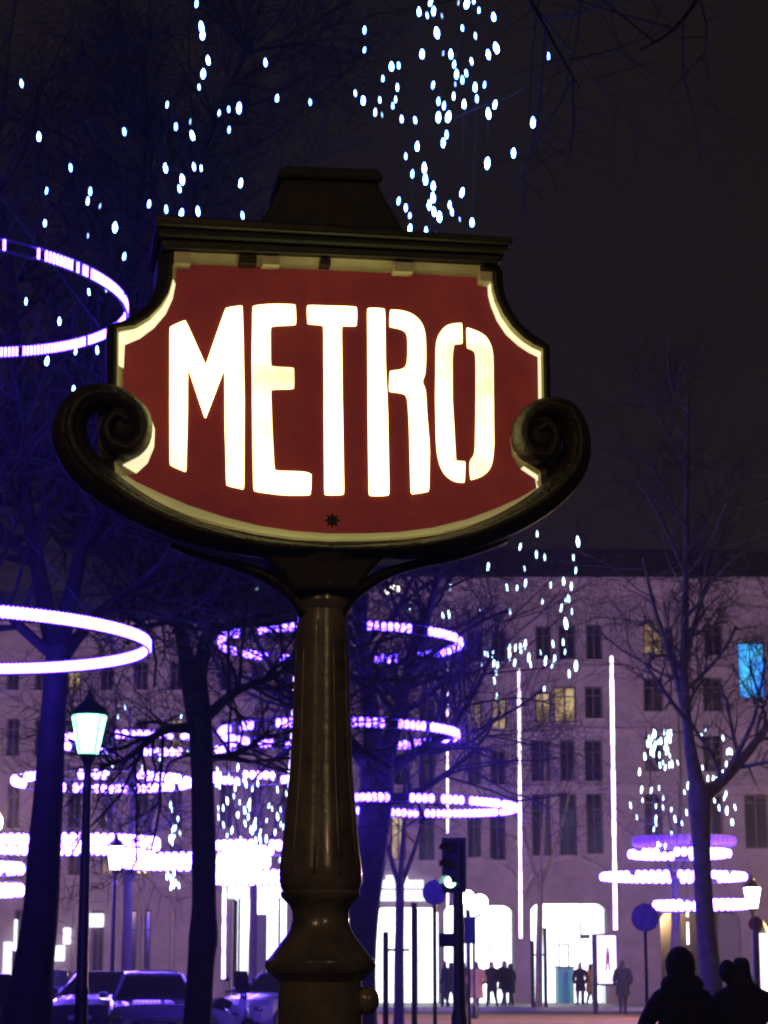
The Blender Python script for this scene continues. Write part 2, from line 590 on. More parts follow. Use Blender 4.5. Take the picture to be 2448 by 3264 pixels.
# volutes
def smooth_path(pts, k=5):
    out = []
    n = len(pts)
    for i in range(n - 1):
        p0, p1, p2, p3 = pts[max(i - 1, 0)], pts[i], pts[i + 1], pts[min(i + 2, n - 1)]
        for s in range(k):
            t = s / k
            out.append(tuple(0.5 * ((2 * b) + (-a + c2) * t + (2 * a - 5 * b + 4 * c2 - d) * t * t + (-a + 3 * b - 3 * c2 + d) * t ** 3) for a, b, c2, d in zip(p0, p1, p2, p3)))
    out.append(tuple(pts[-1]))
    return out


ZM = 1.1151 * SY / F
for side, path in (('l', [(850, 1000, 14), (640, 985, 26), (470, 945, 36), (335, 890, 42), (215, 815, 48), (135, 735, 52), (108, 650, 50), (140, 580, 44), (200, 560, 38), (262, 575, 34), (310, 620, 30), (312, 680, 28), (275, 716, 25), (228, 700, 22), (212, 655, 20), (240, 620, 18), (272, 640, 16)]),
                   ('r', [(850, 1000, 14), (1060, 995, 24), (1230, 965, 32), (1370, 910, 38), (1470, 845, 42), (1535, 770, 44), (1552, 690, 42), (1530, 620, 38), (1490, 595, 34), (1440, 598, 30), (1400, 635, 28), (1394, 690, 26), (1425, 733, 24), (1465, 728, 20), (1482, 685, 18), (1460, 650, 16), (1432, 665, 14)])):
    sp = smooth_path(path)
    n = len(sp)
    mb = MB()
    pts = [zp(x, y, 0.012 + 0.02 * (i / n)) for i, (x, y, h) in enumerate(sp)]
    mb.tube(pts, [(h * ZM, 0.062 - 0.012 * i / n) for i, (x, y, h) in enumerate(sp)], 14, flat=EN)
    build(mb, 'volute', M['iron'], sign, smooth=True)
    # raised fillet riding on the outer turn
    mb = MB()
    seg = sp[int(n * .08):int(n * .55)]
    mb.tube([zp(x, y, 0.070) for x, y, h in seg], [h * ZM * .32 for x, y, h in seg], 8)
    build(mb, 'volute_fillet', M['iron'], sign, smooth=True)
    cx, cy = (262, 655) if side == 'l' else (1440, 678)
    mb = MB()
    c0 = zp(cx, cy, 0)
    for (r0, w) in ():
        pass
    ring_pts = lambda r_, w_: [c0 + EX * (math.cos(q) * r_) + EZ * (math.sin(q) * r_) + EN * w_ for q in [2 * math.pi * k / 28 for k in range(28)]]
    prof = [(.052, .0), (.052, .045), (.046, .055), (.036, .056), (.030, .050), (.018, .062), (.004, .066)]
    for a, b in zip(prof[:-1], prof[1:]):
        mb.loft(ring_pts(*a), ring_pts(*b))
    mb.add(ring_pts(*prof[-1]), [tuple(range(28))])
    build(mb, 'volute_eye', M['iron_dark'], sign, smooth=True, edge=40)

# post: lathe profile read off the photograph (pixel row, half width)
PX0 = at(1022, 2450, SY).x
PYC = base.y + 0.06
prof_px = [(3700, 150), (3420, 150), (3410, 170), (3330, 170), (3320, 134), (3130, 132), (3112, 150), (3100, 168), (3080, 176), (3064, 174), (3050, 160), (3020, 138), (2985, 112), (2960, 97), (2935, 91), (2905, 90), (2885, 98),
           (2872, 112), (2858, 124), (2846, 128), (2836, 122), (2828, 126), (2806, 133), (2760, 130), (2700, 122), (2600, 112), (2450, 99), (2300, 92), (2100, 86), (1960, 80), (1935, 80), (1925, 88), (1905, 92), (1892, 88), (1880, 92), (1850, 104), (1815, 124), (1790, 150), (1770, 176)]
prof = [(hw * SY / F * 1.0, at(1022, v, SY).z) for v, hw in prof_px]
zb = prof[0][1]
pr = [(0.20, 0.0), (0.20, 0.10), (0.16, 0.14), (0.15, 0.3), (0.125, 0.36), (0.115, zb - .02)] if zb > .5 else [(.2, 0), (.2, .1)]
mb = MB()
mb.lathe((PX0, PYC), pr + prof, 48, lobes=0)
build(mb, 'post', M['post'], sign, smooth=True, edge=35)
# fluting ribs on the shaft
for k in range(10):
    q = 2 * math.pi * (k + .3) / 10
    mb = MB()
    pts = []
    for v, hw in [(2790, 131), (2700, 122), (2600, 112), (2450, 99), (2300, 92), (2100, 86), (1975, 81)]:
        rr = hw * SY / F - 0.001
        pts.append((PX0 + rr * math.cos(q), PYC + rr * math.sin(q), at(1022, v, SY).z))
    mb.tube(pts, [0.0042, .0044, .0042, .004, .0036, .0032, .0025], 8)
    build(mb, 'shaft_rib', M['post'], sign, smooth=True)
# small boss on the plinth
mb = MB()
c = Vector((PX0, PYC, at(1022, 3190, SY).z))
mb.ball(c + EX * 0.102 - EN * -0.02, (0.028, 0.028, 0.032), 14, 10)
build(mb, 'plinth_boss', M['post'], sign, smooth=True)
# bracket arms under the case
for sgn, path in ((-1, [(790, 1165, 20), (762, 1118, 22), (715, 1078, 20), (655, 1045, 16), (590, 1022, 13), (500, 1000, 9), (400, 965, 6)]),
                  (1, [(890, 1165, 20), (916, 1118, 22), (970, 1075, 20), (1040, 1040, 16), (1120, 1018, 13), (1240, 995, 10), (1370, 955, 6)])):
    sp = smooth_path(path, 4)
    mb = MB()
    mb.tube([zp(x, y, -0.05) for x, y, h in sp], [(h * ZM, 0.03) for x, y, h in sp], 10, flat=EN)
    build(mb, 'bracket_arm', M['iron'], sign, smooth=True)
# saddle block between post and case
mb = MB()
poly = [(690, 985), (985, 995), (1000, 1020), (960, 1060), (930, 1110), (745, 1110), (715, 1055), (670, 1015)]
mb.prism([zp(x, y, 0.035) for x, y in poly], [zp(x, y, -0.15) for x, y in poly])
build(mb, 'saddle', M['iron_dark'], sign, bevel=0.012)

# ------------------------------------------------------------------ buildings
def facade(root, x0, x1, Y, z0, z1, holes, material, depth=0.45):
    xs = sorted(set([x0, x1] + [h[0] for h in holes] + [h[1] for h in holes]))
    zs = sorted(set([z0, z1] + [h[2] for h in holes] + [h[3] for h in holes]))
    mb = MB()
    for j in range(len(zs) - 1):
        zm = (zs[j] + zs[j + 1]) / 2
        run = None
        for i in range(len(xs) - 1):
            xm = (xs[i] + xs[i + 1]) / 2
            solid = not any(h[0] < xm < h[1] and h[2] < zm < h[3] for h in holes)
            if solid and run is None:
                run = xs[i]
            if run is not None and (not solid or i == len(xs) - 2):
                e = xs[i + 1] if solid else xs[i]
                mb.box((run, Y, zs[j]), (e, Y + depth, zs[j + 1]))
                run = None
    return build(mb, 'wall', material, root)


def window(root, x0, x1, z0, z1, Y, pane='glass', mull=1, rail=(0.35,)):
    mb = MB()
    t = 0.07
    d0, d1 = Y + 0.20, Y + 0.28
    mb.box((x0, d0, z0), (x0 + t, d1, z1)).box((x1 - t, d0, z0), (x1, d1, z1))
    mb.box((x0 + t, d0, z0), (x1 - t, d1, z0 + t)).box((x0 + t, d0, z1 - t), (x1 - t, d1, z1))
    for k in range(mull):
        xm = x0 + (x1 - x0) * (k + 1) / (mull + 1)
        mb.box((xm - .03, d0 + .003, z0 + t), (xm + .03, d1 - .003, z1 - t))
    for f in rail:
        zm = z0 + (z1 - z0) * (1 - f * .8)
        mb.box((x0 + t, d0 + .006, zm - .025), (x1 - t, d1 - .006, zm + .025))
    w = build(mb, 'window', M['winframe'], root)
    mp = MB()
    mp.box((x0 + t * .5, d0 + .03, z0 + t * .5), (x1 - t * .5, d0 + .045, z1 - t * .5))
    build(mp, 'pane', M[pane], w)
    ms = MB()
    ms.box((x0 - .12, Y - .12, z0 - .12), (x1 + .12, Y + .19, z0 - .002))
    build(ms, 'sill', M['trim'], w)
    return w


def rect(u0, v0, u1, v1, Y):
    um, vm = (u0 + u1) / 2, (v0 + v1) / 2
    return (at(u0, vm, Y).x, at(u1, vm, Y).x, at(um, v1, Y).z, at(um, v0, Y).z)


AY = 84.0
bA = thing('stone_building', (at(1750, 2500, AY).x, AY, 0), 'wide pale stone building with arched white-lit shops and a blue-lit window', 'building')
WIN = [
    # u0, v0, u1, v1, pane
    (1497, 2010, 1533, 2110, 'glass'), (1571, 2010, 1609, 2110, 'glass'), (1712, 1995, 1752, 2102, 'glass'), (1785, 1993, 1830, 2102, 'glass'), (1873, 1990, 1915, 2102, 'glass'),
    (2056, 1975, 2108, 2095, 'win_warm'), (2250, 1990, 2300, 2090, 'glass'),
    (1493, 2226, 1531, 2326, 'win_warm'), (1570, 2226, 1611, 2326, 'win_warm'), (1710, 2205, 1752, 2302, 'win_warm'), (1770, 2187, 1832, 2302, 'win_warm'), (1869, 2187, 1916, 2290, 'glass'),
    (2056, 2160, 2110, 2268, 'glass'), (2245, 2160, 2300, 2268, 'glass'), (2353, 2045, 2442, 2226, 'win_blue'),
    (1495, 2392, 1530, 2510, 'glass'), (1568, 2392, 1608, 2510, 'glass'), (1697, 2360, 1750, 2490, 'glass'), (1790, 2358, 1828, 2490, 'glass'), (1868, 2358, 1916, 2490, 'glass'),
    (2060, 2325, 2108, 2460, 'glass'), (2245, 2325, 2300, 2460, 'glass'),
    (1495, 2590, 1528, 2742, 'glass'), (1566, 2590, 1607, 2742, 'glass'), (1700, 2528, 1750, 2728, 'glass'), (1788, 2528, 1834, 2728, 'glass'), (1874, 2524, 1917, 2722, 'glass'),
    (2060, 2525, 2108, 2690, 'glass'), (2240, 2525, 2300, 2690, 'glass'), (2378, 2500, 2446, 2705, 'glass'), (2490, 2500, 2550, 2705, 'glass'),
    (1260, 2226, 1300, 2326, 'glass'), (1340, 2226, 1382, 2326, 'glass'), (1260, 2400, 1300, 2510, 'glass'), (1340, 2400, 1382, 2510, 'glass'), (1250, 2590, 1290, 2742, 'win_warm'), (1340, 2590, 1380, 2742, 'glass'),
]
zg = at(1700, 2790, AY).z        # top of the ground-floor band
ax0, ax1 = at(1060, 2500, AY).x, at(2700, 2500, AY).x
zroof = at(1900, 1880, AY).z
WIN = [(a - 5, b, c_ + 5, d, e) if e != 'win_blue' else (a, b, c_, d, e) for a, b, c_, d, e in WIN]
holes = [rect(*w[:4], AY) for w in WIN]
facade(bA, ax0, ax1, AY, zg, zroof, holes, M['stone'])
for w, h in zip(WIN, holes):
    window(bA, *h, AY, w[4], 0 if w[4] == 'win_blue' else 1, () if w[4] == 'win_blue' else (.35,))
# string courses and cornice
for v, dp, hh in ((1865, .55, .45), (2130, .12, .18), (2330, .14, .2), (2512, .18, .24)):
    z = at(1750, v, AY).z
    mb = MB()
    xe = at(2338, 2130, AY).x if v == 2130 else ax1
    mb.box((ax0, AY - dp, z - hh / 2), (xe, AY - .002, z + hh / 2))
    mb.box((ax0, AY - dp * .6, z - hh), (xe, AY - .003, z - hh / 2 - .002))
    build(mb, 'string_course', M['trim'], bA)
mb = MB()
mb.add([(ax0, AY + .2, zroof), (ax1, AY + .2, zroof), (ax1, AY + 3.0, zroof + 2.2), (ax0, AY + 3.0, zroof + 2.2), (ax0, AY + 12, zroof), (ax1, AY + 12, zroof), (ax0, AY + 12, zroof + 2.2), (ax1, AY + 12, zroof + 2.2)],
       [(0, 1, 2, 3), (3, 2, 7, 6), (0, 3, 6, 4), (1, 5, 7, 2), (4, 6, 7, 5)])
rf = build(mb, 'roof', M['roof'], bA)
# ground floor: piers and flat-arched shop openings with lit rooms behind
SHOPS = [(1190, 1402, 2892), (1412, 1638, 2886), (1690, 1936, 2880), (2105, 2362, 2905)]
edges = [ax0] + [e for u0, u1, v in SHOPS for e in (at(u0, 3000, AY).x, at(u1, 3000, AY).x)] + [ax1]
mb = MB()
for i in range(0, len(edges), 2):
    mb.box((edges[i], AY + .004, 0.12), (edges[i + 1], AY + .454, zg))
for (u0, u1, v) in SHOPS:
    x0, x1, zt = at(u0, 3000, AY).x, at(u1, 3000, AY).x, at(u0, v, AY).z
    rr = 0.42
    arch = [(x0, zt - rr)] + [(x0 + rr - rr * math.cos(a), zt - rr + rr * math.sin(a)) for a in [math.pi / 2 * k / 6 for k in range(1, 7)]]
    arch += [(x1 - rr + rr * math.sin(a), zt - rr + rr * math.cos(a)) for a in [math.pi / 2 * k / 6 for k in range(0, 7)]]
    poly = [(x0, zg), (x1, zg)] + arch[::-1]
    mb.prism([(x, AY + .004, z) for x, z in poly], [(x, AY + .454, z) for x, z in poly])
build(mb, 'wall', M['stone2'], bA)
for k, (u0, u1, v) in enumerate(SHOPS):
    x0, x1, zt = at(u0, 3000, AY).x, at(u1, 3000, AY).x, at(u0, v, AY).z
    mb = MB()
    D = 3.0
    z1 = zt + .1
    mb.mi = 0
    mb.add([(x0, AY + D, .13), (x1, AY + D, .13), (x1, AY + D, z1), (x0, AY + D, z1)], [(0, 1, 2, 3)])
    mb.add([(x0, AY + .46, z1), (x1, AY + .46, z1), (x1, AY + D, z1), (x0, AY + D, z1)], [(0, 1, 2, 3)])
    mb.mi = 1
    mb.add([(x0, AY + .46, .13), (x0, AY + D, .13), (x0, AY + D, z1), (x0, AY + .46, z1)], [(0, 1, 2, 3)])
    mb.add([(x1, AY + .46, .13), (x1, AY + D, .13), (x1, AY + D, z1), (x1, AY + .46, z1)], [(0, 1, 2, 3)])
    mb.add([(x0, AY + .46, .13), (x1, AY + .46, .13), (x1, AY + D, .13), (x0, AY + D, .13)], [(0, 1, 2, 3)])
    if k == 3:
        build(mb, 'shop_room', [mat('dim_lobby', (.30, .27, .42), .7), M['pave']], bA)
        for q in range(5):
            mb = MB()
            xx = x0 + (x1 - x0) * q / 4
            mb.box((xx - .05, AY + .30, .13), (xx + .05, AY + .38, zt - .05))
            build(mb, 'door_frame', M['alu'], bA)
        for q in range(4):
            mb = MB()
            xx = x0 + (x1 - x0) * q / 4
            mb.box((xx + .055, AY + .33, .14), (xx + (x1 - x0) / 4 - .055, AY + .345, zt - .06))
            build(mb, 'door_pane', M['glass'] if q != 3 else M['alu'], bA)
    else:
        build(mb, 'shop_room', [M['shop'], mat('shop_wall_white', (.8, .82, .82), .7)], bA)
        mb = MB()
        for q in range(4):
            xx = x0 + .03 + (x1 - x0 - .06) * q / 3
            mb.box((xx - .025, AY + .36, .13), (xx + .025, AY + .40, zt - .03))
        build(mb, 'shop_front_frame', M['alu'], bA)
# archivolts over the shops
for uc, vt, rad in ((1525, 2740, 1.75), (1815, 2735, 1.85)):
    cx = at(uc, vt, AY).x
    zc = at(uc, vt, AY).z - rad
    A, B = [], []
    pts = [(cx + rad * math.cos(a), AY - .02, zc + rad * math.sin(a)) for a in [math.pi * k / 24 for k in range(2, 23)]]
    mb = MB()
    mb.tube(pts, [(0.13, .10)] * len(pts), 8, flat=(0, 1, 0))
    build(mb, 'archivolt', M['trim'], bA, smooth=True)
# stepped lit fascia over the first shop
for (u0, v0, u1, v1) in ((1195, 2805, 1350, 2830), (1190, 2838, 1385, 2872), (1230, 2790, 1300, 2803)):
    x0, x1, z0, z1 = rect(u0, v0, u1, v1, AY - .2)
    mb = MB()
    mb.box((x0, AY - .3, z0), (x1, AY - .003, z1))
    build(mb, 'lit_fascia', M['shop_sign'], bA, bevel=.02)
# things inside the middle shop
x0, x1, z0, z1 = rect(1777, 3085, 1830, 3165, AY + 1.2)
ds = thing('display_counter', ((x0 + x1) / 2, AY + 1.2, .13), 'teal display counter inside the white-lit shop', 'counter')
mb = MB(); mb.box((x0, AY + 1.2, .13), (x1, AY + 1.8, z1)); build(mb, 'cabinet', M['teal_disp'], ds, bevel=.02)
mb = MB(); mb.box((x0 - .05, AY + 1.1, z1 + .002), (x1 + .05, AY + 1.85, z1 + .06)); build(mb, 'counter_top', M['alu'], ds)
mb = MB(); mb.box((x0 + .1, AY + 1.9, .13), (x0 + .16, AY + 1.96, z1 + .9)).box((x1 - .16, AY + 1.9, .13), (x1 - .1, AY + 1.96, z1 + .9)).box((x0 + .1, AY + 1.9, z1 + .84), (x1 - .1, AY + 1.96, z1 + .9)); build(mb, 'rack', M['alu'], ds)
x0, x1, z0, z1 = rect(1850, 2978, 1880, 2992, AY + .25)
hs = thing('hanging_sign', ((x0 + x1) / 2, AY + .25, z0), 'small dark sign board hanging in the white-lit shop opening', 'sign')
mb = MB(); mb.box((x0, AY + .2, z0), (x1, AY + .25, z1)); build(mb, 'board', M['black'], hs)
mb = MB()
for xx in (x0 + .04, x1 - .04):
    mb.tube([(xx, AY + .225, z1), (xx, AY + .225, at(1690, 2880, AY).z)], .006, 5)
build(mb, 'hanger', M['black'], hs)

# left building
BY = 89.0
bB = thing('plaster_building', (at(500, 2600, BY).x, BY, 0), 'mauve-tinted plaster building with tall arches behind the ring-lit trees', 'building')
bx0, bx1 = at(-300, 2500, BY).x, at(1085, 2500, BY).x
zr2 = at(500, 2010, BY).z
WB = []
for u in (20, 110, 215, 320, 430, 540, 700, 800, 900, 990):
    for (v0, v1) in ((2110, 2200), (2290, 2410), (2500, 2640), (2690, 2790)):
        WB.append((u, v0, u + 42, v1, 'win_warm' if R.random() < .05 else 'glass'))
for u in (40, 230, 290, 395, 440):
    WB.append((u, 2900, u + 40, 3130, 'glass'))
hB = [rect(*w[:4], BY) for w in WB]
zg2 = at(500, 2820, BY).z
facade(bB, bx0, bx1, BY, 0.0, zr2, hB + [rect(740, 2872, 912, 3195, BY)[:2] + (0.0, at(800, 2865, BY).z)], M['stone2'])
for w, h in zip(WB, hB):
    window(bB, *h, BY, w[4], 1)
for v, dp, hh in ((2000, .5, .4), (2245, .12, .2), (2455, .12, .2), (2815, .2, .3)):
    z = at(500, v, BY).z
    mb = MB()
    mb.box((bx0, BY - dp, z - hh / 2), (bx1, BY - .002, z + hh / 2))
    build(mb, 'string_course', M['trim'], bB)
mb = MB()
mb.add([(bx0, BY + .2, zr2), (bx1, BY + .2, zr2), (bx1, BY + 3.0, zr2 + 2.2), (bx0, BY + 3.0, zr2 + 2.2), (bx0, BY + 12, zr2), (bx1, BY + 12, zr2), (bx0, BY + 12, zr2 + 2.2), (bx1, BY + 12, zr2 + 2.2)],
       [(0, 1, 2, 3), (3, 2, 7, 6), (0, 3, 6, 4), (1, 5, 7, 2), (4, 6, 7, 5)])
build(mb, 'roof', M['roof'], bB)
for uc, vt, rad in ((560, 2775, 1.3), (350, 2790, 1.3), (640, 2790, 1.1)):
    cx, zc = at(uc, vt, BY).x, at(uc, vt, BY).z - rad
    pts = [(cx - rad, BY - .02, .2)] + [(cx + rad * math.cos(a), BY - .02, zc + rad * math.sin(a)) for a in [math.pi * (1 - k / 20) for k in range(21)]] + [(cx + rad, BY - .02, .2)]
    mb = MB()
    mb.tube(pts, [(0.12, .10)] * len(pts), 8, flat=(0, 1, 0))
    build(mb, 'archivolt', M['trim'], bB, smooth=True)
# lit shop in the left building
x0, x1 = rect(740, 2872, 912, 3195, BY)[:2]
zt = at(800, 2865, BY).z
mb = MB()
mb.add([(x0, BY + 3, .01), (x1, BY + 3, .01), (x1, BY + 3, zt), (x0, BY + 3, zt)], [(0, 1, 2, 3)])
mb.add([(x0, BY + .46, zt + .01), (x1, BY + .46, zt + .01), (x1, BY + 3, zt + .01), (x0, BY + 3, zt + .01)], [(0, 1, 2, 3)])
build(mb, 'shop_room', M['shop'], bB)
mb = MB(); mb.box((x0 - .2, BY - .35, zt), (x1 + .1, BY - .21, zt + .55)); build(mb, 'lit_fascia', M['shop_sign'], bB, bevel=.05)
dx0, dx1 = at(800, 3000, BY).x, at(848, 3000, BY).x
mb = MB(); mb.box((dx0, BY + .5, .02), (dx1, BY + .56, zt - .6)); build(mb, 'shop_door', M['alu'], bB)
for xx in (x0 + .25, x1 - .3):
    mb = MB(); mb.tube([(xx, BY + .3, .02), (xx, BY + .3, zt)], .05, 8); build(mb, 'shop_front_frame', M['alu'], bB)

for (u0, v0, u1, v1) in ((278, 2912, 332, 2956), (203, 2957, 227, 3010), (172, 3014, 208, 3064), (46, 2930, 56, 3032), (12, 3002, 38, 3120), (150, 3080, 170, 3110)):
    x0, x1, z0, z1 = rect(u0, v0, u1, v1, BY)
    mb = MB()
    mb.box((x0, BY - .25, z0), (x1, BY - .004, z1))
    build(mb, 'lit_sign', M['shop_sign'], bB, bevel=.05)

# ------------------------------------------------------------------ trees
def branch(mb, p, d, length, r0, r1, rng, segs=4, n=6, wob=0.18, up=0.0):
    pts = [Vector(p)]
    d = Vector(d).normalized()
    for i in range(segs):
        d = (d + Vector((rng.gauss(0, wob), rng.gauss(0, wob), rng.gauss(0, wob) + up))).normalized()
        pts.append(pts[-1] + d * (length / segs))
    rad = [r0 + (r1 - r0) * i / segs for i in range(segs + 1)]
    mb.tube(pts, rad, n, cap=False)
    return pts, rad, d


def crown(limb, twig, p, d, length, r, level, rng, spread=0.75, up=0.05, keep=None):
    pts, rad, dd = branch(limb if level > 1 else twig, p, d, length, r, r * (0.55 if level > 1 else 0.3), rng, 5 if level > 1 else 3, 7 if level > 2 else (5 if level > 1 else 3), 0.16, up)
    if level == 0:
        return
    kids = {4: 7, 3: 8, 2: 9, 1: 7}[level]
    for k in range(kids):
        f = 0.22 + 0.78 * (k + rng.random() * .8) / kids
        f = min(f, .999)
        i = min(int(f * (len(pts) - 1)), len(pts) - 2)
        q = pts[i].lerp(pts[i + 1], f * (len(pts) - 1) - i)
        ax = (pts[i + 1] - pts[i]).normalized()
        side = ax.orthogonal().normalized()
        side.rotate(Matrix.Rotation(rng.random() * 6.283, 3, ax))
        nd = (ax * (1 - spread * .55) + side * spread * rng.uniform(.7, 1.2)).normalized()
        if keep and not keep(q, level):
            continue
        rr = max(rad[i] * rng.uniform(.38, .58), 0.006)
        crown(limb, twig, q, nd, length * rng.uniform(.42, .68), rr, level - 1, rng, spread, up, keep)


def tree(name, label, Y, trunk_px, limbs, bark, group=None, seed=1, level=3, twigs=True, keep=None, twig_mat='twig', spread=.75, dens=2.0):
    rng = random.Random(seed)
    pts = [at(u, v, Y) for u, v, w in trunk_px]
    rad = [w * pxm(Y) / 2 for u, v, w in trunk_px]
    p0, p1 = pts[0], pts[1]
    if p0.z > 0.05:
        sl = (p1 - p0) / (p1.z - p0.z)
        g = p0 - sl * (p0.z)
        pts = [Vector((g.x, Y, -0.05)), Vector((g.x, Y, .25)).lerp(p0, .1)] + pts
        rad = [rad[0] * 1.5, rad[0] * 1.18] + rad
    root = thing(name, (pts[0].x, Y, 0), label, 'tree', group)
    sp = smooth_path([(*p, r_) for p, r_ in zip(pts, rad)], 4)
    lm = MB()
    tw = MB()
    lm.tube([q[:3] for q in sp], [q[3] for q in sp], 12, cap=False)
    for l in limbs:
        # limb: list of (u, v, w, dy) then crown growth along it
        lp = [at(u, v, Y + dy) for u, v, w, dy in l]
        lr = [w * pxm(Y) / 2 for u, v, w, dy in l]
        s2 = smooth_path([(*p, r_) for p, r_ in zip(lp, lr)], 4)
        lm.tube([q[:3] for q in s2], [max(q[3], .006) for q in s2], 8, cap=False)
        if not twigs:
            continue
        n = len(s2)
        nk = max(4, int(sum((Vector(s2[i + 1][:3]) - Vector(s2[i][:3])).length for i in range(n - 1)) * dens))
        for k in range(nk):
            i = min(int(n * (0.25 + .75 * (k + rng.random()) / nk)), n - 2)
            q = Vector(s2[i][:3])
            ax = (Vector(s2[i + 1][:3]) - q).normalized()
            side = ax.orthogonal().normalized()
            side.rotate(Matrix.Rotation(rng.random() * 6.283, 3, ax))
            nd = (ax * .55 + side * .8).normalized()
            if keep and not keep(q, 9):
                continue
            crown(lm, tw, q, nd, rng.uniform(1.2, 2.6), max(s2[i][3] * .5, .014), level, rng, spread, .04, keep)
    build(lm, 'trunk', M[bark], root, smooth=True, fix=False)
    if tw.v:
        build(tw, 'crown', M[twig_mat], root, fix=False)
    return root


RA = 'bare plane trees hung with light rings'
t1 = tree('plane_tree', 'bare tree with thick leaning trunk behind the greenish lantern, wearing two big rings', 26.0,
          [(85, 3264, 165), (105, 3100, 130), (130, 2900, 112), (142, 2700, 105), (152, 2560, 96), (170, 2280, 82), (185, 2060, 74)],
          [[(180, 2100, 70, 0), (120, 1800, 55, .6), (60, 1400, 42, 1.2), (40, 900, 26, 1.6), (-40, 400, 12, 1.8)],
           [(185, 2080, 66, 0), (260, 1750, 50, .9), (330, 1350, 38, 1.6), (420, 850, 24, 2.2), (480, 350, 10, 2.2)],
           [(182, 2120, 50, 0), (320, 1950, 36, 1.0), (520, 1800, 26, 2), (640, 1500, 14, 2.6), (700, 1200, 8, 3)],
           [(180, 2100, 40, 0), (20, 1950, 32, -.2), (-160, 1700, 20, -.4), (-300, 1300, 10, -.6)],
           [(330, 1350, 24, 1.6), (560, 1000, 14, 2.2), (650, 500, 10, 2.6), (820, 100, 6, 2.6)]],
          'bark', RA, 3, 2, dens=9.0, keep=lambda q, l: q.y > 25.6)
t2 = tree('plane_tree', 'dark bare tree with knotty trunk between the lantern post and the sign post', 32.0,
          [(628, 3264, 90), (640, 3080, 84), (648, 2985, 92), (650, 2880, 76), (650, 2700, 78), (645, 2500, 72), (640, 2350, 76), (622, 2200, 84), (615, 2150, 86)],
          [[(605, 2180, 60, 0), (575, 2000, 46, .4), (520, 1750, 32, .8), (500, 1450, 20, 1.2), (520, 1100, 10, 1.4)],
           [(630, 2170, 60, 0), (670, 2000, 42, .6), (740, 1850, 30, 1.0), (830, 1600, 18, 1.4), (860, 1200, 8, 1.6)],
           [(645, 2320, 40, 0), (520, 2330, 28, .5), (400, 2420, 18, .7), (320, 2440, 10, .8)],
           [(640, 2300, 40, 0), (760, 2200, 28, .5), (900, 2140, 18, .8), (1000, 2020, 10, 1.)],
           [(640, 2420, 30, 0), (760, 2400, 20, 1), (860, 2330, 12, 1.4)]],
          'bark', RA, 5, 2, dens=10.0)
t3 = tree('plane_tree', 'dark bare tree standing just behind the sign post, ringed by three violet light hoops', 42.0,
          [(1146, 3264, 112), (1148, 3080, 98), (1160, 2900, 96), (1182, 2720, 98), (1195, 2600, 104), (1200, 2500, 108), (1200, 2420, 110)],
          [[(1195, 2440, 80, 0), (1180, 2250, 56, .4), (1150, 2000, 40, .6), (1120, 1700, 26, .8), (1050, 1300, 14, 1), (1000, 900, 8, 1)],
           [(1215, 2450, 76, 0), (1270, 2280, 50, .6), (1310, 2100, 36, .9), (1380, 1900, 22, 1.2), (1420, 1600, 10, 1.4)],
           [(1215, 2480, 60, 0), (1320, 2400, 34, .6), (1430, 2330, 24, .8), (1540, 2150, 14, 1), (1600, 1950, 8, 1)],
           [(1190, 2460, 60, 0), (1080, 2330, 36, .4), (960, 2250, 26, .6), (820, 2050, 14, .8), (760, 1850, 8, .8)],
           [(1215, 2560, 40, 0), (1340, 2520, 24, .6), (1480, 2420, 14, .8), (1560, 2330, 8, 1)]],
          'bark', RA, 8, 2, dens=6.0, keep=lambda q, l: q.y > 42.3)
t4 = tree('plane_tree', 'bare tree with pale mottled trunk and forked limbs in front of the stone building', 46.0,
          [(2280, 3264, 80), (2262, 3080, 68), (2246, 2900, 60), (2238, 2750, 58), (2234, 2650, 62), (2230, 2560, 74), (2228, 2500, 70)],
          [[(2226, 2530, 56, 0), (2195, 2350, 36, .2), (2180, 2150, 30, .3), (2185, 1900, 24, .4), (2190, 1600, 16, .4), (2195, 1250, 8, .4)],
           [(2190, 2300, 26, .2), (2145, 2120, 20, .4), (2090, 1950, 14, .5), (2050, 1780, 8, .6)],
           [(2236, 2540, 54, 0), (2300, 2490, 38, .2), (2390, 2390, 28, .3), (2480, 2250, 20, .4), (2560, 2000, 10, .5)],
           [(2185, 2100, 22, .3), (2225, 1950, 16, .4), (2290, 1750, 10, .5), (2330, 1550, 6, .5)],
           [(2300, 2490, 22, .2), (2400, 2300, 12, -.4), (2440, 2100, 7, -.6)]],
          'bark_pale', None, 11, 2, dens=2.4)
# the dark bough hanging into the top of the view from a tree beside the camera
t5 = tree('overhanging_tree', 'bare tree whose dark bough droops across the sky right of the light strands', 20.0,
          [(2900, 3264, 260), (2880, 2600, 230), (2850, 1800, 200), (2820, 1000, 170), (2700, 300, 120)],
          [[(2820, 900, 100, 0), (2620, 100, 60, 0), (2300, -300, 40, .2), (1850, -260, 26, .3), (1690, -60, 20, .3), (1740, 90, 14, .3), (1850, 285, 6, .3)],
           [(2300, -300, 26, .2), (2250, -60, 18, .2), (2150, 90, 12, .3), (2040, 160, 7, .4)]],
          'bark', None, 21, 1)
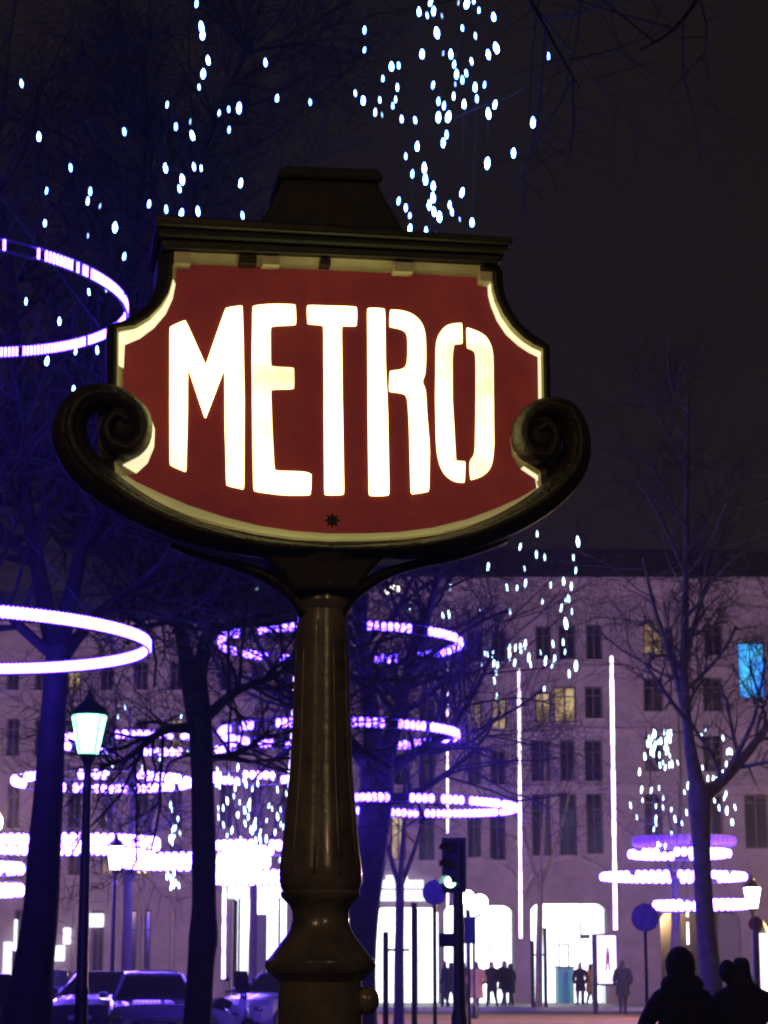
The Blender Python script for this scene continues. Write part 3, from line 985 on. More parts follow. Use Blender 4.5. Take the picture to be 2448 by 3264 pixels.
# slim young trees
for i, (u, Y, w, lab, s) in enumerate([(1718, 77.5, 24, 'slim young tree with upswept branches in front of the shop pier', 31), (1272, 50.0, 34, 'young staked tree with pale stem right of the sign post', 33), (402, 66.0, 40, 'slender bare tree washed violet by the hoops, behind the parked cars', 36), (2150, 68.0, 30, 'bare tree strung with cool white bulbs behind the pale forked tree', 38), (805, 70.0, 30, 'bare tree behind the sign post, violet hoops one above another', 41)]):
    tr = tree('young_tree', lab, Y, [(u, 3240, w), (u, 3050, w * .9), (u + 3, 2900, w * .8), (u + 2, 2800, w * .8)],
              [[(u + 2, 2830, w * .6, 0), (u - 40, 2680, w * .4, .3), (u - 75, 2500, w * .25, .5), (u - 90, 2330, 5, .6)],
               [(u + 2, 2830, w * .6, 0), (u + 15, 2640, w * .45, -.3), (u + 20, 2450, w * .3, -.4), (u + 10, 2250, 5, -.4)],
               [(u + 2, 2830, w * .6, 0), (u + 55, 2690, w * .4, .3), (u + 95, 2540, w * .25, .4), (u + 120, 2400, 5, .4)]],
              'bark_pale' if i in (0, 1) else 'bark', None, s, 1)
    if i in (0, 1):
        mb = MB()
        g = at(u, 3100, Y)
        dx = (14 if i == 0 else -0) * pxm(Y)
        for sx in ((-.22, .22) if i == 0 else (-.30, .34)):
            mb.tube([(g.x + sx, Y - .05, 0), (g.x + sx, Y - .05, 2.6 + sx)], .07, 8)
        mb.tube([(g.x - .24, Y - .05, 1.9), (g.x + .24, Y - .05, 1.9)], .03, 6)
        build(mb, 'stake', M['bark'], tr, smooth=True)

# ------------------------------------------------------------------ light rings
def capsule_mesh(name, w, d, h, material):
    mb = MB()
    mb.lathe((0, 0), [(w * .25, -h / 2), (w * .5, -h / 2 + w * .4), (w * .5, h / 2 - w * .4), (w * .25, h / 2)], 5)
    return mb.mesh(name, material)


def light_ring(label, group, u, v, Y, rad, nled, h, led_mat, drop=0.0, tilt=(0, 0), seed=0, clump=False, w=None, gaps=()):
    rng = random.Random(seed)
    c = at(u, v, Y)
    root = thing('light_ring', c, label, 'light ring', group)
    rx, ry = tilt

    def pos(q, r_=rad):
        x, y = r_ * math.cos(q), r_ * math.sin(q)
        return Vector((c.x + x, c.y + y, c.z + x * math.tan(rx) + y * math.tan(ry)))
    mb = MB()
    n = 72
    pts = [pos(2 * math.pi * k / n) for k in range(n + 1)]
    mb.tube([q + Vector((0, 0, h * .5)) for q in pts], .014, 6, cap=False)
    mb.tube([q - Vector((0, 0, h * .5)) for q in pts], .014, 6, cap=False)
    build(mb, 'hoop', M['hoop'], root, smooth=True, fix=False)
    mb = MB()
    for k in range(3):
        q = 2 * math.pi * (k + .3) / 3
        mb.tube([pos(q) + Vector((0, 0, h * .5)), Vector((c.x, c.y, c.z + 2.2))], .006, 4)
    build(mb, 'suspension_cable', M['wire'], root)
    sp = 2 * math.pi * rad / nled
    w = w or sp * .74
    me = capsule_mesh('led', w, w, h, led_mat)
    on = True
    run = 0
    for k in range(nled):
        q = 2 * math.pi * k / nled
        if clump:
            if run <= 0:
                on = not on if rng.random() < .9 else on
                run = rng.randint(2, 8) if on else rng.randint(1, max(1, int(4 * drop * 2)))
            run -= 1
            if not on:
                continue
        elif rng.random() < drop:
            continue
        if any(a < math.degrees(q) < b for a, b in gaps):
            continue
        link_copy(me, 'led', pos(q), root)
    return root


G1 = 'large violet light rings on the near tree'
light_ring('big violet light ring with dark gaps, high on the thick leaning tree', G1, -245, 945, 22.8, 2.21, 284, .13, M['led'], .10, (math.radians(-2), 0), 1, w=.027, gaps=((303, 313),))
light_ring('big unbroken violet light ring, the lower one on the thick leaning tree', G1, -205, 2042, 22.8, 2.24, 284, .13, M['led'], .0, (math.radians(-.6), 0), 2, w=.044)
G2 = 'violet hoops round the tree behind the sign post'
light_ring('top hoop of broken violet lights on the tree behind the sign post', G2, 1083, 2052, 42.2, 2.36, 110, .17, M['led'], .5, (0, 0), 3, True)
light_ring('middle hoop of broken violet lights on the tree behind the sign post', G2, 1080, 2342, 42.2, 2.30, 110, .17, M['led'], .4, (math.radians(-.3), 0), 4, True)
light_ring('lowest hoop of violet lights on the tree behind the sign post, almost complete', G2, 1300, 2568, 42.2, 2.06, 110, .16, M['led'], .2, (math.radians(-1.6), 0), 5, True, w=.11)
G3 = 'violet rings in the far trees along the street'
FAR = [
    ('broken violet ring above the parked cars, double row of lights', 325, 2492, 63, 2.5, .5, .26), ('faint high violet ring right of the near lantern glass', 465, 2370, 63, 2.6, .75, .22),
    ('bright violet ring crossing the slender violet tree above the cars', 200, 2692, 60, 2.55, .02, .34), ('bright flat violet ring between the two dark trunks', 625, 2747, 62, 2.0, .02, .34),
    ('bright violet ring beside the sign post, over the lit shop awning', 810, 2702, 66, 1.6, .25, .30), ('lowest white-violet ring beside the sign post', 820, 2797, 66, 1.7, .03, .34),
    ('violet ring half hidden behind the thick leaning trunk', -110, 2768, 60, 1.5, .2, .30), ('low violet ring left of the thick leaning trunk', -95, 2838, 60, 1.35, .1, .34),
    ('broken violet ring on the bulb-strung tree, the second one down', 2165, 2722, 66, 1.45, .5, .24), ('wide violet ring on the bulb-strung tree', 2145, 2795, 66, 2.1, .3, .22), ('lowest violet ring on the bulb-strung tree', 2235, 2885, 66, 1.35, .4, .28),
    ('small sparkling violet ring high beside the sign post', 790, 2480, 66, 1.2, .7, .22),
]
for i, (lab, u, v, Y, rad, drop, h) in enumerate(FAR):
    light_ring(lab, G3, u, v, Y, rad, int(rad * 30), h, M['led_far'], drop, (math.radians(R.uniform(-.6, .6)), 0), 20 + i, drop > .2, w=rad * 2 * math.pi / int(rad * 30) * .92)
# unlit-looking dim violet hoop on the right
M['led_dim'] = glow('dim_violet_led', (0.20, 0.04, 1.0), 0.8, True, (.08, .04, .25))
light_ring('dim purple ring on the bulb-strung tree, the topmost one', G3, 2180, 2682, 66, 1.47, 46, .26, M['led_dim'], .05, (0, 0), 50, w=.19)

# ------------------------------------------------------------------ light strands
def bulb_mesh(name, rw, rh, material):
    mb = MB()
    mb.lathe((0, 0), [(rw * .3, -rh), (rw * .8, -rh * .66), (rw, -rh * .15), (rw * .85, rh * .4), (rw * .2, rh)], 6)
    return mb.mesh(name, material, smooth=True)


def strands(bulbs, Y0, spread, label, group, binw, material, k=1.0, seed=0, top=None):
    """bulbs: (u, v, size); gathered into hanging strands by column"""
    rng = random.Random(seed)
    cols = {}
    for b in bulbs:
        cols.setdefault(int(b[0] // binw), []).append(b)
    cache = {}
    for key, bl in sorted(cols.items()):
        Y = Y0 + rng.uniform(-spread, spread)
        bl.sort(key=lambda b: b[1])
        tp = at(bl[0][0], bl[0][1] - rng.uniform(30, 120), Y)
        root = thing('light_strand', tp, label, 'light strand', group)
        mb = MB()
        pts = [tp] + [at(b[0], b[1], Y) for b in bl]
        mb.tube(pts, .0015, 3)
        build(mb, 'cable', M['wire'], root)
        for b in bl:
            s = max(b[2], .3)
            sz = round(s * 2) / 2
            if (sz,) not in cache:
                mt = material
                if material is M['bulb']:
                    mt = M['bulb_big'] if sz >= 2 else (M['bulb'] if sz >= 1 else M['bulb_dim'])
                cache[(sz,)] = bulb_mesh('bulb', (.9 + 2.5 * sz) * pxm(Y0) * k * (.72 if material is M['bulb_far'] else 1), (7.5 + 4.2 * sz) * pxm(Y0) * k, mt)
            o = link_copy(cache[(sz,)], 'bulb', at(b[0], b[1], Y), root)
            o.rotation_euler = (rng.uniform(-.15, .15), rng.uniform(-.2, .1), rng.uniform(0, 6))


def conv(lst, ox, oy, f):
    return [(ox + x * f, oy + y * f, s) for x, y, s in lst]


UP = conv([(290, 45, 2), (335, 8, 2), (322, 60, 1), (347, 42, 2), (380, 62, 0), (445, 10, 0), (478, 12, 3), (505, 3, 1), (525, 40, 1), (583, 66, 2), (360, 128, 3), (460, 110, 1), (511, 140, 1), (593, 188, 3), (562, 214, 2), (302, 212, 2.5), (385, 208, .7), (415, 212, 2), (76, 118, 1.5), (76, 195, 1), (182, 260, 2.5), (210, 256, 1.5), (148, 308, 1), (428, 252, 1.5), (437, 290, 2), (475, 287, 1.3), (496, 240, 1.3), (460, 313, 1.7), (432, 330, .6), (345, 333, 1.6), (205, 342, 1.5), (510, 342, 2), (547, 332, 1), (40, 365, 1.2), (71, 394, 2.2), (136, 392, 1), (198, 390, 1), (187, 415, 1.2), (118, 440, 1.3), (145, 450, .4), (426, 377, 1.5), (366, 397, 1.3), (388, 414, 1.6), (467, 408, 2.2), (517, 387, 1.6), (588, 410, 2), (562, 445, 2.7), (366, 460, 2.3), (405, 458, 2.8), (222, 467, 1.5), (275, 471, 1.4), (737, 480, 2.3), (798, 220, 1.2), (398, 528, 1.5), (385, 560, 2), (283, 574, 2.2), (238, 613, 1), (661, 600, 2), (558, 640, 3), (311, 658, 2.5), (264, 682, 1.5), (315, 704, 2.3), (346, 730, 1.8), (459, 755, 1.8), (345, 775, 2.3), (330, 805, 1.8), (210, 788, 1.5), (238, 815, 1.4), (254, 845, 1.1), (349, 830, 2), (370, 850, 2.5), (410, 803, 1.3), (419, 830, 1.6), (450, 860, .6), (498, 872, 2.2), (254, 897, 2), (318, 905, 1.5), (358, 932, 2), (488, 940, .8)], 1100, 0, .8125)
LF = conv([(849, 15, 1.3), (870, 115, 2.5), (875, 150, 2.5), (899, 260, 1.8), (878, 318, 2.4), (860, 376, 1), (1147, 270, 1.4), (93, 360, 1.5), (722, 452, 1.2), (947, 487, 1.2), (988, 472, 1), (1033, 466, 3), (1197, 424, 1.3), (1340, 441, 1.2), (168, 590, 2), (537, 568, 1.7), (760, 547, 1.5), (831, 585, 2), (822, 525, .6), (990, 560, .8), (305, 724, 1.5), (715, 726, 2), (838, 720, 1.5), (869, 726, 1.1), (787, 775, 2.6), (775, 815, 1.3), (1040, 790, 2), (201, 824, 1), (390, 826, 1.7), (379, 868, 1.4), (432, 890, .7), (644, 880, 1.4), (718, 904, 1.7), (784, 922, 2.2), (855, 912, 2), (1048, 930, 1.7), (194, 964, 1.7), (497, 982, 2.6), (380, 1018, .7), (537, 1107, 1.6)], 0, 0, .7378)
LF += conv([(940, 930, 1), (1120, 905, .6), (275, 1030, 1), (628, 1240, 1.6), (497, 1660, 1.8), (800, 1560, .8), (1028, 1545, 1.6), (780, 1960, 1.5)], 0, 650, .3014)
MR = conv([(612, 100, 1), (735, 162, 1.3), (797, 180, 1), (740, 3, 1), (1048, 62, 2.6), (1014, 183, 1), (1032, 278, 1.2), (370, 250, 1.5), (645, 268, .4), (84, 412, 1.2), (512, 408, 1.1), (588, 412, 1.2), (652, 378, 1.4), (842, 388, 1.2), (940, 363, 1.3), (998, 398, 1.4), (780, 515, 1.2), (977, 492, 1.5), (955, 510, .6), (922, 562, 1.3), (1003, 592, 1), (312, 592, 1.2), (536, 592, 1), (28, 622, 1.2), (72, 612, 1.5), (957, 680, 2.8), (318, 880, .6), (370, 905, 1.7), (402, 908, 1.3), (345, 905, .6), (320, 990, 1.2), (412, 985, 1.3), (440, 1000, 1.7), (430, 1045, 1.5), (415, 1112, 1.5), (435, 1235, 1.4), (530, 870, 1.5), (530, 920, 2.3), (575, 865, .8), (615, 870, 2), (650, 840, 2), (570, 978, 1.3), (677, 938, 2), (692, 990, 1.1), (803, 963, 1.8), (860, 835, 1.1), (937, 822, 1.2), (765, 900, .6), (872, 950, 1.5), (852, 990, .8), (950, 895, .4), (1033, 1000, 2.3), (982, 1062, 1.6), (793, 1165, 1.2)], 1400, 1700, .4219)
MR += conv([(195, 630, 1.3), (1545, 605, 1), (1553, 705, 2.2), (1534, 820, 1.3)], 750, 1650, .3617)
strands(UP, 23.0, .9, 'strand of blue-white bulbs in the dense cluster hanging above the METRO sign', 'strands above the sign', 45, M['bulb'], 1, 3)
strands(LF, 22.5, .8, 'loose strand of blue-white bulbs in the crown of the near leaning tree', 'strands in the near tree', 48, M['bulb'], 1, 4)
strands(MR, 45.0, 1.5, 'thin strand of cool white bulbs hanging below the right volute of the sign', 'strands below the right volute', 30, M['bulb_far'], 1, 5)
rng = random.Random(77)
FR = []
for _ in range(58):
    v = rng.uniform(2330, 2700)
    f = (v - 2300) / 400
    FR.append((2110 + rng.gauss(0, 22 + 42 * f), v, rng.choice((.4, .8, 1, 1.4))))
for _ in range(30):
    FR.append((rng.uniform(2225, 2360), rng.uniform(2330, 2640), rng.choice((.4, .8, 1.1))))
strands(FR, 66.0, 1.2, 'short strand of cool white bulbs in the small tree by the pale forked trunk', 'strands in the small far tree', 16, M['bulb_far'], .9, 6)
FL = []
for _ in range(70):
    v = rng.uniform(2440, 2760)
    FL.append((rng.uniform(690, 925), v, rng.choice((.4, .8, 1, 1.5))))
for _ in range(26):
    FL.append((rng.choice((545, 560)) + rng.gauss(0, 10), rng.uniform(2560, 2830), rng.choice((.5, .9, 1.2))))
for _ in range(14):
    FL.append((rng.uniform(330, 620), rng.uniform(2250, 2500), .6))
strands(FL, 65.0, 1.5, 'short strand of sparkling bulbs between the dark trunk and the sign post', 'strands left of the sign post', 18, M['bulb_far'], .95, 7)

# ------------------------------------------------------------------ tall light tubes
for u0, v0, u1, v1, Y, w, lab in ((1654, 2132, 1660, 2992, 70, 11, 'tall thin white light tube hanging left of the slim young tree'), (1949, 2090, 1962, 2965, 70, 13, 'tall thick white light tube beside the backlit poster'),
                                  (1426, 2065, 1427, 2960, 70, 7, 'faint white light tube behind the traffic signal'), (938, 2150, 912, 2700, 66, 7, 'white light tube hugging the left edge of the sign post'), (1108, 2150, 1110, 2500, 66, 5, 'thin light tube close to the right edge of the sign post'),
                                  (715, 2820, 712, 3120, 66, 12, 'short pink-white light tube below the low rings beside the dark trunk'), (2190, 2870, 2195, 3080, 72, 7, 'short light tube beside the pale forked trunk')):
    a, b = at(u0, v0, Y), at(u1, v1, Y)
    root = thing('light_tube', (b.x, b.y, b.z), lab, 'light tube', 'light tubes hanging over the street')
    n = 12
    for k in range(n):
        if w < 8 and k % 5 == 3:
            continue
        p, q = a.lerp(b, (k + .02) / n), a.lerp(b, (k + .985) / n)
        mb = MB()
        mb.tube([p, p.lerp(q, .5), q], w * pxm(Y) / 2 * (1 if k % 4 else .8), 8)
        build(mb, 'tube_segment', M['tube'], root, smooth=True, edge=40)
    mb = MB()
    mb.tube([a, a + Vector((0, .0, 1.6))], .01, 5)
    build(mb, 'cable', M['wire'], root)

# ------------------------------------------------------------------ lamps
def lamp_post(label, u, v, Y, glass_w, glass_h, gmat, group='street lamps with tapered lantern heads', post=True, watt=0, col=(1, .9, .8)):
    c = at(u, v, Y)
    s = pxm(Y)
    root = thing('street_lamp', (c.x, Y, 0), label, 'street lamp', group)
    w, h = glass_w * s / 2, glass_h * s
    zb, zt = c.z - h / 2, c.z + h / 2
    mb = MB()
    mb.lathe((c.x, Y), [(w * .55, zb), (w * .66, zb + h * .2), (w * .95, zt - h * .12), (w, zt - h * .05), (w * .9, zt)], 8)
    build(mb, 'lantern_glass', gmat, root, smooth=False)
    mb = MB()
    mb.lathe((c.x, Y), [(w * 1.08, zt + .002), (w * 1.1, zt + h * .06), (w * .85, zt + h * .2), (w * .45, zt + h * .34), (w * .3, zt + h * .4), (w * .3, zt + h * .48), (w * .12, zt + h * .55), (w * .05, zt + h * .7)], 8)
    build(mb, 'lantern_cap', M['green_paint'], root)
    mb = MB()
    for k in range(4):
        q = math.pi / 4 + k * math.pi / 2
        mb.tube([(c.x + w * .58 * math.cos(q), Y + w * .58 * math.sin(q), zb), (c.x + w * 1.02 * math.cos(q), Y + w * 1.02 * math.sin(q), zt)], .010, 5)
    build(mb, 'lantern_rib', M['green_paint'], root)
    pr = max(w * .2, .045)
    mb = MB()
    mb.lathe((c.x, Y), [(pr * 3.2, 0), (pr * 3.2, .12), (pr * 2.6, .18), (pr * 2.5, .7), (pr * 2.0, .8), (pr * 1.8, 1.2), (pr * 2.1, 1.25), (pr * 1.7, 1.32), (pr * 1.45, zb * .7), (pr * 1.2, zb - .5), (pr * 1.5, zb - .45), (pr * 1.2, zb - .38), (pr * 1.1, zb - .15), (w * .55, zb - .02), (w * .6, zb - .002)], 16)
    build(mb, 'post', M['green_paint'], root, smooth=True, edge=40)
    if watt:
        ld = bpy.data.lights.new('lamp', 'POINT')
        ld.energy = watt
        ld.color = col
        ld.shadow_soft_size = .2
        lo = bpy.data.objects.new('lamp', ld)
        COL.objects.link(lo)
        lo.parent = root
        lo.location = (0, 0, zb - .35)
    return root


lamp_post('street lamp with greenish-white glowing lantern in front of the thick leaning trunk', 283, 2342, 28.0, 112, 122, M['lantern'])
lamp_post('smaller lit street lamp below the bright violet ring over the cars', 368, 2735, 58.0, 52, 70, M['lamp_cool'])
lamp_post('lit street lamp right of the pale forked tree', 2398, 2862, 60.0, 52, 62, M['lamp_cool'])
# sodium street lamps of the avenue
for lab, x, Y, z, wt in (('tall warm sodium street lamp at the left kerb behind the leaning tree', at(-22, 2620, 70).x, 70.0, at(-22, 2620, 70).z, 5500), ('tall warm sodium street lamp by the right kerb beyond the shops', 12.9, 61.5, 4.8, 5600), ('tall warm sodium street lamp on the near pavement behind the viewer', -3.2, -4.0, 6.4, 300), ('tall warm sodium street lamp across from the entrance behind the viewer', 4.5, -7.0, 6.4, 200)):
    root = thing('avenue_lamp', (x, Y, 0), lab, 'street lamp', 'sodium lamps along the avenue')
    mb = MB()
    mb.lathe((x, Y), [(.16, 0), (.16, .2), (.10, .3), (.085, 1.2), (.06, z - .5), (.08, z - .42), (.07, z - .36)], 16)
    build(mb, 'post', M['green_paint'], root, smooth=True, edge=40)
    mb = MB()
    mb.ball((x, Y, z), (.30, .30, .34), 18, 12)
    build(mb, 'lamp_globe', M['lamp_warm'], root, smooth=True)
    mb = MB()
    mb.lathe((x, Y), [(.2, z + .28), (.16, z + .36), (.05, z + .44)], 14)
    build(mb, 'lamp_cap', M['green_paint'], root, smooth=True)
    ld = bpy.data.lights.new('lamp', 'POINT')
    ld.energy = wt
    ld.color = (1.0, .60, .24)
    ld.shadow_soft_size = .3
    lo = bpy.data.objects.new('lamp', ld)
    COL.objects.link(lo)
    lo.parent = root
    lo.location = (0, 0, z - .75)
# twin globe lamp by the traffic signal
gY = 66.0
g0, g1 = at(1488, 2862, gY), at(1530, 2876, gY)
gx = (g0.x + g1.x) / 2
root = thing('globe_lamp', (gx, gY, 0), 'twin white globe street lamp in front of the lit shop arches', 'street lamp')
mb = MB(); mb.lathe((gx, gY), [(.12, 0), (.12, .3), (.05, .5), (.04, g1.z - .5), (.06, g1.z - .42)], 14); build(mb, 'post', M['green_paint'], root, smooth=True, edge=40)
mb = MB(); mb.tube([(g0.x, gY, g0.z - .2), (g0.x, gY, g1.z - .36), (gx, gY, g1.z - .5), (g1.x, gY, g1.z - .36), (g1.x, gY, g1.z - .2)], .03, 8); build(mb, 'arm', M['green_paint'], root, smooth=True)
for g in (g0, g1):
    mb = MB(); mb.ball(g, .23, 18, 12); build(mb, 'globe', M['lamp_cool'], root, smooth=True)
# white flood lamp glimpsed above the top hoop
fl = at(1250, 1880, 60)
root = thing('floodlight', fl, 'small bright floodlight glowing under the right bracket of the sign', 'floodlight')
mb = MB(); mb.box((fl.x - .20, 59.9, fl.z - .13), (fl.x + .20, 59.98, fl.z + .13)); build(mb, 'lamp_face', M['head'], root, bevel=.05)
mb = MB(); mb.box((fl.x - .24, 59.981, fl.z - .17), (fl.x + .24, 60.25, fl.z + .17)); build(mb, 'housing', M['black'], root, bevel=.03)
mb = MB(); mb.tube([(fl.x, 60.15, fl.z + .17), (fl.x, 60.15, fl.z + 3)], .03, 6); build(mb, 'hanger', M['black'], root)

# ------------------------------------------------------------------ traffic signal and signs
TY = 30.0
c = at(1446, 2760, TY)
root = thing('traffic_signal', (at(1462, 3000, TY).x, TY, 0), 'black traffic signal on a pole showing a green light', 'traffic signal')
px_, s = at(1462, 3000, TY).x, pxm(TY)
mb = MB(); mb.lathe((px_, TY), [(.11, 0), (.11, .9), (.085, 1.0), (.075, 2.3), (.07, at(1460, 2830, TY).z)], 16); build(mb, 'pole', M['black'], root, smooth=True, edge=40)
x0, x1, z0, z1 = rect(1425, 2680, 1482, 2838, TY)
mb = MB(); mb.box((x0, TY - .14, z0), (x1, TY + .10, z1)); build(mb, 'housing', M['black'], root, bevel=.03)
mb = MB(); mb.box((x0 - .05, TY - .10, z0 - .04), (x1 + .05, TY - .09, z1 + .04)); build(mb, 'backboard', M['black'], root)
for k, v in enumerate((2705, 2757, 2812)):
    lc = at(1444, v, TY)
    mb = MB()
    q = [(lc.x + .078 * math.cos(a), TY - .142, lc.z + .078 * math.sin(a)) for a in [2 * math.pi * j / 20 for j in range(20)]]
    mb.prism(q, [(x, TY - .15 - .012, z) for x, y, z in q])
    build(mb, 'lens', M['go'] if k == 2 else M['glass'], root)
    mb = MB()
    A = [(lc.x + .088 * math.cos(a), lc.z + .088 * math.sin(a)) for a in [math.radians(-10 + 200 * j / 14) for j in range(15)]]
    mb.loft([(x, TY - .141, z) for x, z in A], [(x - .03, TY - .30, z - .01) for x, z in A], closed=False)
    build(mb, 'visor', M['alu'], root, fix=False)
root.rotation_euler = (0, 0, -.3)
x0, x1, z0, z1 = rect(1400, 2975, 1448, 3018, TY)
mb = MB(); mb.box((x0, TY - .09, z0), (x1 + .06, TY + .05, z1)); build(mb, 'repeater_box', M['black'], root, bevel=.02)


def disc_sign(label, u, v, Y, dia, face, pole_bottom=True, pole_w=12, lean=0, name='round_sign'):
    c = at(u, v, Y)
    rr = dia * pxm(Y) / 2
    root = thing(name, (c.x, Y, 0), label, 'sign')
    mb = MB()
    q = [(c.x + rr * math.cos(a), Y - .03, c.z + rr * math.sin(a)) for a in [2 * math.pi * j / 32 for j in range(32)]]
    mb.prism(q, [(x, Y - .012, z) for x, y, z in q])
    build(mb, 'plate', M[face], root, bevel=.004)
    mb = MB()
    q2 = [(c.x + rr * 1.04 * math.cos(a), Y - .012, c.z + rr * 1.04 * math.sin(a)) for a in [2 * math.pi * j / 32 for j in range(32)]]
    mb.prism(q2, [(x, Y - .002, z) for x, y, z in q2])
    build(mb, 'rim', M['alu'], root)
    mb = MB()
    mb.tube([(c.x, Y + .03, 0), (c.x, Y + .03, c.z + rr * 1.1)], pole_w * pxm(Y) / 2, 10)
    build(mb, 'pole', M['black'], root, smooth=True, edge=40)
    for dz in (-rr * .5, rr * .5):
        mb = MB(); mb.box((c.x - .05, Y - .001, c.z + dz - .02), (c.x + .05, Y + .06, c.z + dz + .02)); build(mb, 'clamp', M['alu'], root)
    return root


disc_sign('round road sign seen from its grey-violet back, left of the green traffic signal', 1385, 2845, 44.0, 74, 'alu', pole_w=13)
disc_sign('round mauve sign disc on a thin pole beside the dark-coated pair', 2056, 2925, 46.0, 84, 'mauve', pole_w=11)
disc_sign('small round red sign at the right edge, under the lit lamp', 2408, 2945, 52.0, 44, 'red', pole_w=22)
# blue panel
BYs = 58.0
x0, x1, z0, z1 = rect(1474, 2925, 1514, 3005, BYs)
root = thing('blue_sign', ((x0 + x1) / 2, BYs, 0), 'blue rectangular sign panel on a post right of the traffic signal', 'sign')
mb = MB(); mb.box((x0, BYs - .03, z0), (x1, BYs, z1)); build(mb, 'panel', M['blue'], root, bevel=.01)
mb = MB(); mb.box((x0 - .02, BYs + .001, z0 - .02), (x1 + .02, BYs + .03, z1 + .02)); build(mb, 'frame', M['alu'], root)
mb = MB(); mb.tube([((x0 + x1) / 2, BYs + .06, 0), ((x0 + x1) / 2, BYs + .06, z1 + .2)], .045, 10); build(mb, 'pole', M['black'], root, smooth=True)
# backlit poster stand
PY = 72.0
x0, x1, z0, z1 = rect(1898, 2982, 1964, 3135, PY)
root = thing('poster_stand', ((x0 + x1) / 2, PY, 0), 'backlit pink-white poster stand beside the lit shop', 'poster stand')
mb = MB(); mb.box((x0 + .06, PY - .02, z0), (x1, PY + .1, z1)); build(mb, 'light_box', M['poster'], root)
mb = MB(); mb.box((x0 - .10, PY - .08, 0), (x0 + .05, PY + .14, z1 + .05)).box((x0 + .05, PY - .05, z1 + .002), (x1 + .03, PY + .14, z1 + .06)).box((x1 + .002, PY - .05, z0 - .06), (x1 + .05, PY + .14, z1)).box((x0 + .051, PY - .05, z0 - .07), (x1, PY + .14, z0 - .002)); build(mb, 'frame', M['black'], root)
mb = MB()
pc = at(1937, 3055, PY)
fig = [(-.02, .35), (.03, .34), (.04, .22), (.07, .12), (.06, -.1), (.09, -.4), (.03, -.4), (.0, -.1), (-.04, -.4), (-.09, -.38), (-.06, .1), (-.04, .22)]
mb.prism([(pc.x + a, PY - .026, pc.z + b) for a, b in fig], [(pc.x + a, PY - .0205, pc.z + b) for a, b in fig])
build(mb, 'printed_figure', M['coat_tan'], root)
# lit column at the right edge
x0, x1, z0, z1 = rect(2420, 2975, 2448, 3170, 62)
root = thing('advert_column', ((x0 + x1) / 2, 62, 0), 'narrow glowing advertising column at the right edge', 'advert column')
mb = MB(); mb.lathe(((x0 + x1) / 2, 62), [(.16, .3), (.16, z1)], 16); build(mb, 'lit_drum', M['poster'], root, smooth=True, edge=40)
mb = MB(); mb.lathe(((x0 + x1) / 2, 62), [(.2, 0), (.2, .298)], 16); build(mb, 'base', M['green_paint'], root)
mb = MB(); mb.lathe(((x0 + x1) / 2, 62), [(.22, z1 + .002), (.2, z1 + .1), (.05, z1 + .35)], 16); build(mb, 'cap', M['green_paint'], root, smooth=True, edge=40)

